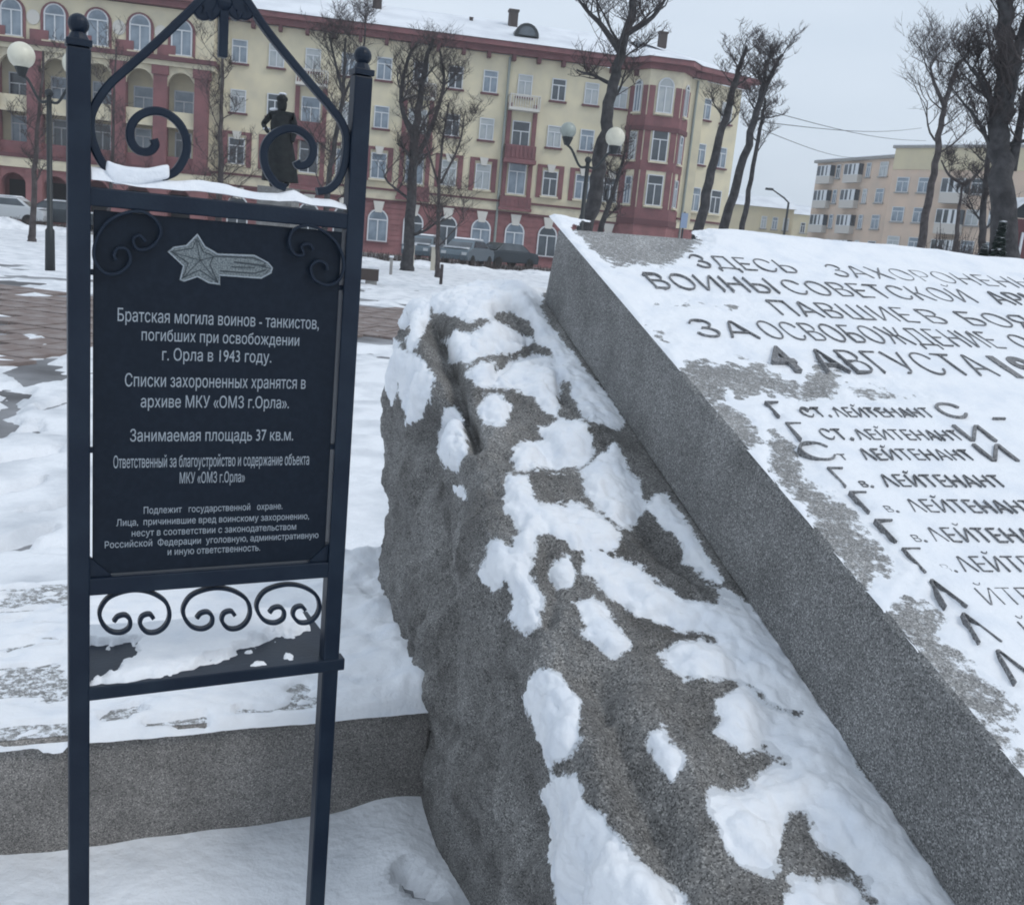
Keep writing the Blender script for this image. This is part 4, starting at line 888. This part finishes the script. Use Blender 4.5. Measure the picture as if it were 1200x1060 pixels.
# ------------------------------------------------------------------ apartment block and low ochre houses at the right
def apt():
    A0 = atY(958, 195, 122); A0[2] = 0; A1 = atY(1052, 190, 109.); A1[2] = 0; d = A1-A0; L = float(np.linalg.norm(d)); an = math.atan2(d[1], d[0])
    z = float(atY(1052, 185, 109)[2])
    o = empty('apartment_block', tuple(A0), an); tag(o, 'pale orange apartment block with grey glazed balconies behind the bare trees', 'building')
    MB().box(0, L, 0, 12, -.1, z).build('wall', M['orange'], o); MB().box(-.3, L, -.35, 12.2, z, z+.3).build('parapet', M['concrete'], o)
    MB().box(-.3, L, -.3, 12.2, z+.3, z+.38).build('roof', M['snow_far'], o)
    w1 = winset(1.3, 1.5, sill='concrete'); w2 = winset(.7, 1.5, sill='concrete')
    bl = MB().box(-1.5, 1.5, -1.1, 0, 0, 1.0).mesh('balcony', M['balc']); gz = MB().box(-1.5, 1.5, -1.05, 0, 1.0, 2.4).mesh('balcony_glazing', M['darkglass']); mull = MB()
    for k in range(4): mull.box(-1.5+k*.98, -1.44+k*.74, -1.10, -1.04, 1.0, 2.4)
    mull.box(-1.5, 1.5, -1.09, -1.045, 1.0, 1.06).box(-1.5, 1.5, -1.09, -1.045, 2.34, 2.4); mull = mull.mesh('glazing_frame', M['frame'])
    nf = 5; fh = z/5.0
    for f in range(nf):
        zz = f*fh+.2
        for c, kind in ((.16, 'b'), (.30, 'w'), (.52, 'b'), (.68, 'w'), (.86, 'w2')):
            x = c*L
            if kind == 'b': ob = inst('balcony', bl, o, (x, 0, zz+.15), 0, (.85, .6, .85)); inst('balcony_glazing', gz, ob); inst('glazing_frame', mull, ob)
            else: put_win(w1 if kind == 'w2' else w2, o, x, zz+.75)
    # nearer, taller section
    B0 = atY(1050, 180, 107); B0[2] = 0; B1 = atY(1215, 180, 97); B1[2] = 0; d2 = B1-B0; L2 = float(np.linalg.norm(d2)); q = B0-A0; a2 = math.atan2(d2[1], d2[0])
    z2 = float(atY(1090, 173, 104)[2])
    o2 = empty('apartment_block', tuple(B0), a2); tag(o2, 'peach and ochre apartment block with taller flat front behind the thick right tree', 'building')
    MB().box(0, L2+12, 0, 12, -.1, z2-2.1).build('wall', M['orange'], o2); MB().box(-.05, L2+12, -.08, 12, z2-2.1, z2).build('attic_wall', M['ochre'], o2); MB().box(-.3, L2+12, -.3, 12.2, z2, z2+.25).build('parapet', M['concrete'], o2)
    MB().box(-.3, L2+12, -.25, 12.2, z2+.25, z2+.33).build('roof', M['snow_far'], o2)
    fh2 = (z2-2.1)/4.2
    for f in range(4):
        for x in (1.3, 3.6, 9.0, 11.2, 14.5, 18): put_win(w1 if int(x) % 2 else w2, o2, x, f*fh2+1.3)
        for x in (7.0,): ob = inst('balcony', bl, o2, (x, 0, f*fh2+.3), 0, (.8, 1, 1)); inst('balcony_glazing', gz, ob); inst('glazing_frame', mull, ob)
    # low ochre houses
    for (xa, xb, Y, yt, lab) in ((874, 926, 128, 243, 'low ochre house with small snowy roof right of the corner house'), (926, 962, 150, 252, 'small ochre house beside the apartment block')):
        C0 = atY(xa, 280, Y); C0[2] = 0; C1 = atY(xb, 280, Y); L3 = float(C1[0]-C0[0]); zz = float(atY((xa+xb)/2, yt, Y)[2])
        h = empty('low_house', tuple(C0), 0); tag(h, lab, 'building')
        MB().box(-6 if xa < 900 else 0, L3, 0, 9, -.1, zz).build('wall', M['ochre'], h)
        x_ = -6 if xa < 900 else 0
        MB().add([(x_-.3, -.4, zz), (L3+.3, -.4, zz), (L3+.3, 4.5, zz+1.6), (x_-.3, 4.5, zz+1.6), (x_-.3, 9.4, zz), (L3+.3, 9.4, zz)], [(0, 1, 2, 3), (3, 2, 5, 4), (0, 3, 4), (1, 5, 2)]).build('roof', M['snow_far'], h)
        for k in range(3): put_win(w2, h, L3*(.35+.25*k), zz-2.6)
apt()

# ------------------------------------------------------------------ trees
def tree(name, pts, Y, rad, label, group='bare trees round the square', seed=1, limbs=14, spread=1., top=.35, mt='bark', tw=3, lim_len=1., fork=None):
    rs = np.random.default_rng(seed)
    P = [atY(x, y, Y) for x, y in pts]; base = P[0].copy()
    if base[2] > .05:      # carry the trunk down to the ground
        d = P[0]-P[1]; g = P[0]+d/abs(d[2])*P[0][2]*.8; g[2] = -.05; P = [g]+P
    else: P[0][2] = -.05
    org = P[0].copy(); org[2] = 0
    o = empty(name, tuple(org)); tag(o, label, 'tree', group)
    P = [p-org for p in spl(P, 5)]; n = len(P); H = P[-1][2]
    t = MB(); r = [rad*(1-.72*(i/(n-1))**1.1)*(1+.25*math.exp(-P[i][2]/.4)) for i in range(n)]
    P = [p+np.array([.12*rad*rs.normal(), .12*rad*rs.normal(), 0]) for p in P]
    t.tube(P, r, 9); c = MB()
    def limb(p, d, L, r_, lv):
        k = (6, 4, 3, 2)[lv]; q = [p]; dd = d/np.linalg.norm(d)
        for i in range(k):
            dd = dd+rs.normal(0, .13, 3)+np.array([0, 0, .10]); dd /= np.linalg.norm(dd); q.append(q[-1]+dd*L/k)
        (t if lv == 0 else c).tube(q, list(np.linspace(r_, r_*.4, k+1)), 5 if lv == 0 else 3, cap=False)
        if lv < tw:
            m_ = (6, 5, 4)[lv]
            for j in range(m_):
                i = rs.integers(1, k+1); az = rs.uniform(0, 2*math.pi); side = np.array([math.cos(az), math.sin(az), rs.uniform(-.1, .8)])
                limb(q[i], dd*.5+side*.8, L*rs.uniform(.45, .78), max(r_*.42, .0070), lv+1)
    for k in range(limbs):
        f = top+(1-top)*(k+.5)/limbs; i = min(int(f*(n-1)), n-1); az = k*2.4+rs.uniform(-.4, .4)
        d = np.array([math.cos(az), math.sin(az), rs.uniform(.35, 1.0)]); L = H*rs.uniform(.14, .26)*spread*lim_len*(1.1-.45*f)
        limb(P[i], d, L, max(r[i]*rs.uniform(.24, .42), .012), 0)
    if fork:
        for fk in fork:
            q = spl([atY(x, y, Y)-org for x, y in fk[0]], 4); rr_ = list(np.linspace(fk[1], fk[1]*.35, len(q))); t.tube(q, rr_, 7)
            for j in range(fk[2]):
                i = rs.integers(len(q)//3, len(q)); az = rs.uniform(0, 6.28); limb(q[i], np.array([math.cos(az), math.sin(az), .7]), H*.13*spread, max(rr_[i]*.5, .01), 0)
    t.build('trunk', M[mt], o, sm=True); c.build('crown', M['twig'], o)
    return o
G = 'bare trees round the square'
tree('bare_tree', [(478, 290), (484, 200), (489, 140), (496, 90), (507, 45)], 42, .26, 'thick dark many limbed bare tree before the yellow facade just right of the sign', G, 11, 15, .8, .25, fork=[([(487, 170), (470, 120), (478, 70), (490, 50)], .12, 6), ([(486, 190), (505, 150), (520, 100), (516, 60)], .12, 7)])
tree('bare_tree', [(513, 300), (514, 240), (517, 180), (526, 120)], 38, .10, 'slim brown bare sapling beside the thick tree in front of the shop windows', G, 12, 10, 1.0, .3, 'bark2', fork=[([(515, 220), (500, 170), (496, 135)], .05, 5), ([(516, 215), (538, 170), (545, 130)], .05, 5)])
tree('bare_tree', [(256, 262), (258, 200), (259, 140), (262, 60)], 40, .16, 'bare tree seen through the iron arch under its apex', G, 13, 13, .9, .3, 'bark2')
tree('bare_tree', [(380, 262), (390, 180), (402, 110), (405, 45)], 40, .15, 'bare tree with raised fork partly behind the right sign post', G, 14, 14, .9, .3, fork=[([(402, 110), (392, 70), (385, 40)], .07, 5), ([(402, 115), (425, 60), (428, 20)], .06, 5)])
tree('bare_tree', [(38, 268), (41, 200), (45, 140), (52, 60)], 36, .13, 'slender bare tree near the left lamp post', G, 15, 9, .7, .45, 'bark2')
tree('bare_tree', [(126, 262), (132, 190), (133, 120), (136, 55)], 42, .10, 'thin pale bare tree behind the left iron scroll', G, 16, 11, .7, .35, 'bark2')
tree('bare_tree', [(688, 268), (698, 220), (708, 165), (716, 110), (730, 55), (746, -10), (752, -60)], 28, .25, 'tall leaning dark tree behind the top corner of the slab', G, 17, 12, .75, .55, fork=[([(727, 62), (705, 30), (690, 15), (678, 0)], .09, 5), ([(734, 40), (765, 20), (785, -10)], .09, 5)])
tree('bare_tree', [(706, 262), (722, 215), (735, 170)], 30, .11, 'short dark stem next to the tall leaning tree and white lamp globe', G, 18, 7, .8, .35)
tree('bare_tree', [(818, 272), (834, 200), (850, 140), (864, 90), (874, 55)], 32, .19, 'leftmost pollarded tree of the three leaning before the side wing', G, 19, 9, .55, .55)
tree('bare_tree', [(846, 275), (868, 200), (887, 130), (900, 95), (917, 64)], 34, .19, 'middle pollarded tree of the three leaning before the side wing', G, 20, 9, .55, .55, fork=[([(888, 128), (896, 90), (898, 72)], .09, 5)])
tree('bare_tree', [(868, 277), (880, 210), (893, 140), (897, 115)], 37, .13, 'rightmost and thinnest of the three pollarded trees by the side wing', G, 21, 9, .7, .6)
tree('bare_tree', [(1077, 297), (1087, 240), (1098, 180), (1106, 130), (1120, 80), (1132, 68)], 40, .19, 'slim leaning forked bare tree in front of the apartment block', G, 22, 12, .9, .5, 'bark2', fork=[([(1107, 125), (1094, 95), (1090, 75)], .09, 6)])
tree('bare_tree', [(1178, 305), (1177, 240), (1172, 160), (1176, 90), (1178, 0), (1182, -80)], 22, .33, 'thickest dark tree at the right edge of the view', G, 23, 11, .6, .45, fork=[([(1178, 120), (1195, 50), (1215, -20)], .15, 6), ([(1172, 150), (1158, 110), (1140, 80)], .10, 7), ([(1185, 200), (1195, 150), (1204, 90)], .12, 4), ([(1174, 200), (1160, 170), (1145, 140), (1128, 120)], .06, 7)])
tree('bare_tree', [(1118, 300), (1124, 250), (1128, 215)], 34, .11, 'small tree with two curved arms before the peach block', G, 24, 4, .8, .8, 'bark2', fork=[([(1128, 216), (1112, 205), (1103, 188)], .06, 3), ([(1128, 216), (1142, 208), (1156, 190)], .06, 3)])
tree('bare_tree', [(1150, 305), (1152, 250), (1158, 190), (1160, 130)], 30, .14, 'dark bare tree left of the thickest right tree', G, 25, 10, .7, .4)

# shrubs at the right
def shrub(name, x, y, Y, wdt, hgt, label, seed, mt='twig', n=170, snowy=False):
    rs = np.random.default_rng(seed); p = atY(x, y, Y); p[2] = 0; o = empty(name, tuple(p)); tag(o, label, 'shrub', 'shrubs at the right'); c = MB()
    for k in range(n):
        az = rs.uniform(0, 6.28); r_ = rs.uniform(.2, 1)*wdt; q = [np.array([0, 0, 0.])+rs.normal(0, wdt*.15, 3)*np.array([1, 1, 0]), np.array([math.cos(az)*r_*.5, math.sin(az)*r_*.5, hgt*rs.uniform(.3, .6)])]
        q.append(q[1]+np.array([math.cos(az)*r_*.4, math.sin(az)*r_*.4, hgt*rs.uniform(.2, .5)])); c.tube(q, [.02, .012, .005], 3, cap=False)
        for j in range(5):
            e2 = q[1]*(1-j/5)+q[2]*j/5; c.tube([e2, e2+rs.normal(0, .35, 3)*wdt*.4], [.008, .004], 3, cap=False)
    c.build('branches', M[mt], o); return o
shrub('shrub', 1112, 300, 30, 1.0, 3.1, 'dense leafless shrub below the forked tree at the right', 31)
shrub('shrub', 1145, 300, 28, .9, 2.9, 'dense leafless shrub beside the dark tree at the right', 32)
# conifers with snow by the kiosk
def fir(x, Y, h, wd, label, seed):
    rs = np.random.default_rng(seed); p = atY(x, 300, Y); p[2] = 0; o = empty('fir_tree', tuple(p)); tag(o, label, 'tree', 'small firs at the right'); c = MB(); s_ = MB()
    MB().tube([(0, 0, -.1), (0, 0, h*.95)], [.08, .02], 7).build('trunk', M['bark'], o)
    for k in range(1500):
        f = rs.random()**.7; z = h*(.08+.9*f); az = rs.uniform(0, 6.28); L = wd*(1-f)*rs.uniform(.6, 1.05)+.05; a0 = np.array([math.cos(az), math.sin(az), 0]); b0 = a0*L+np.array([0, 0, z-.25*L]); a1 = a0*L*.25+np.array([0, 0, z]); sd_ = np.array([-a0[1], a0[0], 0])*.07
        tgt = s_ if (k % 11 == 0) else c; dz = np.array([0, 0, .03]) if tgt is s_ else np.zeros(3)
        tgt.add([a1+dz, (a1+b0)/2+sd_+dz, b0+dz, (a1+b0)/2-sd_+dz], [(0, 1, 2, 3)])
    c.build('crown', M['needle'], o); s_.build('snow_on_crown', M['snow'], o)
fir(1168, 20, 2.9, .75, 'dark small fir with snow on it under the thickest right tree', 41); fir(1152, 24, 2.6, .8, 'small fir with snow clumps left of the gabled kiosk', 42)
# kiosk with gabled snowy roof
p = atY(1187, 300, 24); p[2] = 0; k_ = empty('notice_board', tuple(p), R(8)); tag(k_, 'tall dark notice board with gabled snowy roof at the right edge', 'notice board')
zt_ = float(atY(1187, 232, 24)[2])
MB().box(-.38, .42, .04, .16, .9, zt_-.45).build('board', M['darkred'], k_); MB().box(-.44, -.38, 0, .2, 0, zt_-.42).build('post', M['metal'], k_); MB().box(.42, .48, 0, .2, 0, zt_-.42).build('post', M['metal'], k_)
MB().box(.12, .18, .0, .035, 1.2, zt_-.75).build('batten', M['frame'], k_)
MB().prism([(-.44, zt_-.42), (.48, zt_-.42), (.02, zt_-.05)], 0, .2).build('gable', M['metal'], k_)
MB().strip([(-.56, zt_-.47), (.02, zt_+.0), (.60, zt_-.47)], .09, .5, .1).build('roof', M['snow'], k_)

# ------------------------------------------------------------------ lamps
def lamp(x, ytop, ybase_Y, arms, label, zbase=0, hh=None):
    Y = ybase_Y; pt = atY(x, ytop, Y); base = np.array([pt[0], pt[1], 0]); o = empty('street_lamp', tuple(base)); tag(o, label, 'street lamp', 'globe lamps on the square')
    H = float(pt[2]); MB().tube([(0, 0, 0), (0, 0, .9), (0, 0, .95), (0, 0, H)], [.11, .10, .065, .055], 10).build('pole', M['metal'], o, sm=True)
    MB().sphere((0, 0, H+.05), .09, 10, 8).build('cap', M['metal'], o)
    for (gx, gy, gr) in arms:
        g_ = atY(gx, gy, Y)-base; dx = g_[0]
        MB().tube(spl([(0, 0, H-.12), (dx*.35, 0, H-.22+.1), (dx*.75, 0, H+(g_[2]-H)*.35), (dx, 0, g_[2]-gr-.14)], 5), .032, 6).build('arm', M['metal'], o)
        MB().tube([(dx, g_[1], g_[2]-gr-.16), (dx, g_[1], g_[2]-gr+.04)], [.07, .15], 10).build('lamp_holder', M['metal'], o)
        MB().sphere((dx, g_[1], g_[2]), gr, 20, 14).build('globe', M['globe_grey' if gr < .22 else 'globe'], o, sm=True)
    return o
lamp(57.5, 112, 22.6, [(25, 65, .28), (89, 75, .28)], 'globe street lamp on the snow left of the sign')
lamp(689, 190, 27, [(721, 161, .255), (666, 153, .21)], 'globe street lamp with snowy arms behind the slab corner')
# tall arm lamp far away
p = atY(918, 280, 95); p[2] = 0; o = empty('street_lamp', tuple(p)); tag(o, 'thin tall street lamp with curved arm before the low ochre house', 'street lamp')
H = float(atY(921, 232, 95)[2]); MB().tube([(0, 0, 0), (0, 0, H-.4), (-.5, 0, H), (-1.6, 0, H+.6)], [.14, .10, .08, .06], 6).build('pole', M['metal'], o); MB().box(-2.3, -1.6, -.15, .15, H+.55, H+.75).build('lamp_head', M['metal'], o)

# wires
wr = MB()
for i, (a, b_) in enumerate((((893, 128, 37), (1085, 165, 80)), ((893, 143, 37), (1080, 150, 80)), ((893, 152, 37), (1010, 185, 90)))):
    A = atY(*a); B = atY(*b_); o = MB().tube([A*(1-t)+B*t-np.array([0, 0, 1.0*math.sin(math.pi*t)*.3]) for t in np.linspace(0, 1, 12)], .014, 4).build('wire', M['metal'])
    tag(o, ['uppermost overhead wire running from the pollarded trees', 'middle overhead wire running from the pollarded trees', 'lowest overhead wire ending above the apartment roof'][i], 'wire', 'overhead wires')
# ------------------------------------------------------------------ statue
def statue():
    p = atY(327, 220, 25); zf = float(p[2]); base = np.array([p[0], p[1], 0]); 
    pd = empty('pedestal', tuple(base)); tag(pd, 'granite pedestal of the bronze figure hidden behind the sign plaque', 'pedestal')
    MB().box(-.55, .55, -.55, .55, 0, .35).build('plinth', M['granite'], pd); MB().box(-.42, .42, -.42, .42, .35, zf).build('shaft', M['granite'], pd)
    o = empty('statue', (base[0], base[1], zf), R(-12)); tag(o, 'dark bronze statue of a standing person in long coat seen above the sign rail', 'statue')
    s = 1.20
    V = [(0, 0, .95), (0, 0, 1.15), (0, -.01, 1.38), (0, 0, 1.50), (0, -.02, 1.62), (0, -.03, 1.74),          # 0-5 pelvis,waist,chest,neck,head
         (-.23, 0, 1.43), (-.42, .02, 1.22), (-.20, -.18, 1.06), (.23, 0, 1.43), (.30, .02, 1.16), (.27, -.06, .90),
         (-.10, 0, .90), (-.11, -.03, .5), (-.11, 0, .08), (-.12, -.16, .04), (.10, 0, .90), (.13, .03, .5), (.14, .06, .08), (.16, -.10, .04)]
    Ed = [(0, 1), (1, 2), (2, 3), (3, 4), (4, 5), (2, 6), (6, 7), (7, 8), (2, 9), (9, 10), (10, 11), (0, 12), (12, 13), (13, 14), (14, 15), (0, 16), (16, 17), (17, 18), (18, 19)]
    Rd = [.19, .19, .20, .08, .12, .10, .085, .065, .05, .085, .065, .05, .11, .08, .065, .05, .11, .08, .065, .05]
    me = bpy.data.meshes.new('figure'); me.from_pydata([tuple(c*s for c in v) for v in V], Ed, []); me.materials.append(M['bronze'])
    f = bpy.data.objects.new('figure', me); link(f, o); sk = f.modifiers.new('skin', 'SKIN'); 
    for i, d in enumerate(me.skin_vertices[0].data if me.skin_vertices else []): d.radius = (Rd[i]*s, Rd[i]*s*.85); d.use_root = (i == 0)
    f.modifiers.new('sub', 'SUBSURF').levels = 2; f.modifiers['sub'].render_levels = 2
    c = MB(); nseg = 20                           # long coat with folds
    pr = [(1.42, .17), (1.25, .22), (1.05, .20), (.9, .235), (.65, .28), (.4, .32), (.12, .35)]
    for z, r_ in pr:
        for k in range(nseg): a = 2*math.pi*k/nseg; q = r_*1.08*(1+(.07*math.sin(5*a+z*3) if z < 1 else 0)); c.v.append((math.cos(a)*q*s, math.sin(a)*q*.75*s, z*s))
    for i in range(len(pr)-1):
        for k in range(nseg): c.f.append((i*nseg+k, i*nseg+(k+1) % nseg, (i+1)*nseg+(k+1) % nseg, (i+1)*nseg+k)); c.mi.append(0)
    c.build('coat', M['bronze'], o, sm=True)
    MB().sphere((0, -.02*s, 1.73*s), .115*s, 14, 8, sz=.75).build('cap', M['bronze'], o, sm=True)
    sn_ = MB(); sn_.sphere((-.17*s, 0, 1.52*s), .10*s, 12, 8, sz=.35); sn_.sphere((0, 0, 1.83*s), .08*s, 12, 8, sz=.35); sn_.sphere((-.28*s, -.08*s, 1.13*s), .08*s, 10, 6, sz=.4); sn_.build('snow_cap', M['snow'], o, sm=True)
statue()

# ------------------------------------------------------------------ cars, posts, hedge, block
def car(x, y, Y, ang, colr, label, snow=True, grp='cars parked in front of the yellow house'):
    p = atY(x, y, Y); o = empty('parked_car', (p[0], p[1], 0), ang); tag(o, label, 'car', grp)
    side = [(-2.1, .35), (-2.15, .75), (-2.0, .98), (-1.35, 1.05), (-.75, 1.45), (.75, 1.48), (1.45, 1.05), (2.05, .92), (2.15, .6), (2.1, .35)]
    b = MB(); b.prism([(-2.1, .32), (-2.15, .75), (-2.0, .96), (-1.4, 1.02), (1.45, 1.02), (2.05, .90), (2.15, .6), (2.1, .32)], -.85, .85)
    b.add([(-1.4, -.82, 1.02), (1.45, -.82, 1.02), (.8, -.66, 1.47), (-.8, -.66, 1.45), (-1.4, .82, 1.02), (1.45, .82, 1.02), (.8, .66, 1.47), (-.8, .66, 1.45)], [(0, 1, 2, 3), (7, 6, 5, 4), (3, 2, 6, 7), (1, 5, 6, 2), (4, 0, 3, 7)])
    b.build('body', M[colr], o, bevel=.05)
    for sy in (-1, 1):
        MB().add([(-1.2, sy*.815, 1.06), (1.2, sy*.815, 1.06), (.74, sy*.685, 1.42), (-.74, sy*.685, 1.40)], [(0, 1, 2, 3)]).build('side_window', M['darkglass'], o)
        for wx in (-1.35, 1.35): MB().tube([(wx, sy*.88, .32), (wx, sy*.70, .32)], .32, 14).build('wheel', M['tyre'], o)
    for a, q, nm in ((1.47, .83, 'windscreen'), (-1.42, -.83, 'rear_window')): MB().add([(a, -.72, 1.05), (a, .72, 1.05), (q, .62, 1.43), (q, -.62, 1.43)], [(0, 1, 2, 3)]).build(nm, M['darkglass'], o)
    for sy in (-1, 1): MB().box(2.1, 2.17, sy*.62-.14, sy*.62+.14, .62, .78).build('headlight', M['frame'], o); MB().box(-2.18, -2.1, sy*.66-.12, sy*.66+.12, .68, .86).build('tail_light', M['tail'], o)
    if snow: MB().prism([(-.78, 1.47), (.78, 1.49), (.6, 1.57), (-.6, 1.56)], -.62, .62).build('snow_cover', M['snow'], o); MB().box(1.5, 2.0, -.7, .7, .97, 1.05).build('snow_cover', M['snow'], o)
    return o
car(548, 300, 58, ua+R(242), 'cargrey', 'grey blue hatchback with snow on bonnet before the white shop door')
car(498, 300, 60, ua+R(250), 'cargrey', 'blue grey car seen between the two cream gate posts')
car(592, 300, 62, ua+R(215), 'cardark', 'dark car with red lamp parked right of the white shop door', False)
car(8, 262, 55, ua, 'carwhite', 'white car at the left edge under the red arcade')
car(72, 265, 57, ua, 'cardark', 'dark car behind the left lamp post by the arcade')
def simple_post(name, x, y, Y, hgt, wd, mt, label, cat, cap=None, g=None):
    p = atY(x, y, Y); o = empty(name, (p[0], p[1], 0)); tag(o, label, cat, g); MB().box(-wd/2, wd/2, -wd/2, wd/2, 0, hgt).build('shaft', M[mt], o, bevel=.01)
    if cap: MB().box(-wd*.7, wd*.7, -wd*.7, wd*.7, hgt+.002, hgt+.07).build('cap', M[cap], o)
simple_post('gate_post', 480, 310, 45, 1.05, .34, 'creampost', 'left cream gate post in front of the parked car', 'post', 'snow', 'cream gate posts')
simple_post('gate_post', 508, 312, 45, 1.05, .26, 'creampost', 'right cream gate post in front of the parked car', 'post', 'snow', 'cream gate posts')
simple_post('bollard', 458, 318, 37, .62, .10, 'concrete', 'thin snow capped bollard right of the sign post', 'bollard', 'snow')
simple_post('bollard', 517, 326, 33, .66, .10, 'bark2', 'thin dark bollard in the snow nearest the boulder top', 'bollard')
# dark concrete bench block with snow
p = atZ(426, 333, 0); o = empty('bench', (p[0], p[1], 0), ua); tag(o, 'low dark bench block with snow on its seat beside the right sign post', 'bench')
MB().box(-1.4, .42, 0, .5, .12, .45).build('seat', M['hedge'], o); MB().box(-1.3, -1.0, .05, .45, 0, .34).build('leg', M['concrete'], o); MB().box(.05, .38, .05, .45, 0, .34).build('leg', M['concrete'], o); MB().box(-1.38, .40, .02, .48, .452, .52).build('snow_on_seat', M['snow'], o)
# clipped leafless hedge in front of the street
def hedge(xa, xb, Y, h, label, seed):
    rs = np.random.default_rng(seed); A = atY(xa, 300, Y); B = atY(xb, 300, Y+3); A[2] = B[2] = 0; d = B-A; L = float(np.linalg.norm(d)); o = MB()
    n = int(L*42)
    for k in range(n):
        p = A+d*rs.random()+np.array([0, rs.uniform(-.35, .35), 0]); q = p+np.array([rs.normal(0, .12), rs.normal(0, .12), h*rs.uniform(.6, 1.05)]); o.tube([p, q], [.022, .01], 3, cap=False)
        q2 = p+(q-p)*.6; o.tube([q2, q2+rs.normal(0, .16, 3)], [.012, .006], 3, cap=False)
    ob = o.build('hedge', M['hedge']); tag(ob, label, 'hedge')
hedge(425, 655, 51, .5, 'long low leafless hedge before the parked cars', 51); hedge(-40, 95, 48, .55, 'low leafless hedge left of the sign', 52)
# snow bank along the street at left
def bank(xa, xb, Y, h, label):
    A = atY(xa, 300, Y); B = atY(xb, 300, Y+3.5); A[2] = B[2] = 0; d = B-A; n = 120; m = 9; P = []
    for i in range(n):
        for j in range(m): a = math.pi*j/(m-1); P.append(A+d*i/(n-1)+np.array([0, -math.cos(a)*1.0, 0])+np.array([0, 0, math.sin(a)*h]))
    P = np.array(P); P[:, 2] = P[:, 2]*(1+.5*fbm(P*np.array([1, 1, 0]), .9, 4))-.1
    tag(rawmesh('snow_bank', P, gridfaces(n, m), M['snow']), label, 'snow bank')
bank(-60, 100, 47, .45, 'ploughed snow bank along the street left of the sign'); bank(425, 660, 50, .25, 'ploughed snow bank along the street before the hedge')
# thin winter air between here and the far houses
hz = bpy.data.materials.new('winter_air'); hz.use_nodes = True; t_ = hz.node_tree; t_.nodes.remove(t_.nodes['Principled BSDF']); pvn = t_.nodes.new('ShaderNodeVolumePrincipled')
pvn.inputs['Color'].default_value = (.86, .90, .95, 1); pvn.inputs['Density'].default_value = .0012; pvn.inputs['Anisotropy'].default_value = .2
t_.links.new(pvn.outputs[0], t_.nodes['Material Output'].inputs['Volume'])
tag(MB().box(-190, 190, -30, 240, -1.2, 24).build('haze', hz), kind='stuff')
# small blue sign
p = atY(800, 270, 45); o = empty('road_sign', (p[0], p[1], 0), ua); tag(o, 'small blue rectangular road sign left of the pollarded trees', 'sign')
z = float(p[2]); MB().tube([(0, 0, 0), (0, 0, z+.8)], .04, 6).build('pole', M['metal'], o); MB().box(-.15, .15, -.05, -.03, z+.1, z+.75).build('sign_plate', M['blue'], o)
# entrance fir by the shop
fir_p = None
print('objects', len(bpy.data.objects), 'tris~', sum(len(o.data.polygons) for o in bpy.data.objects if o.type == 'MESH'))
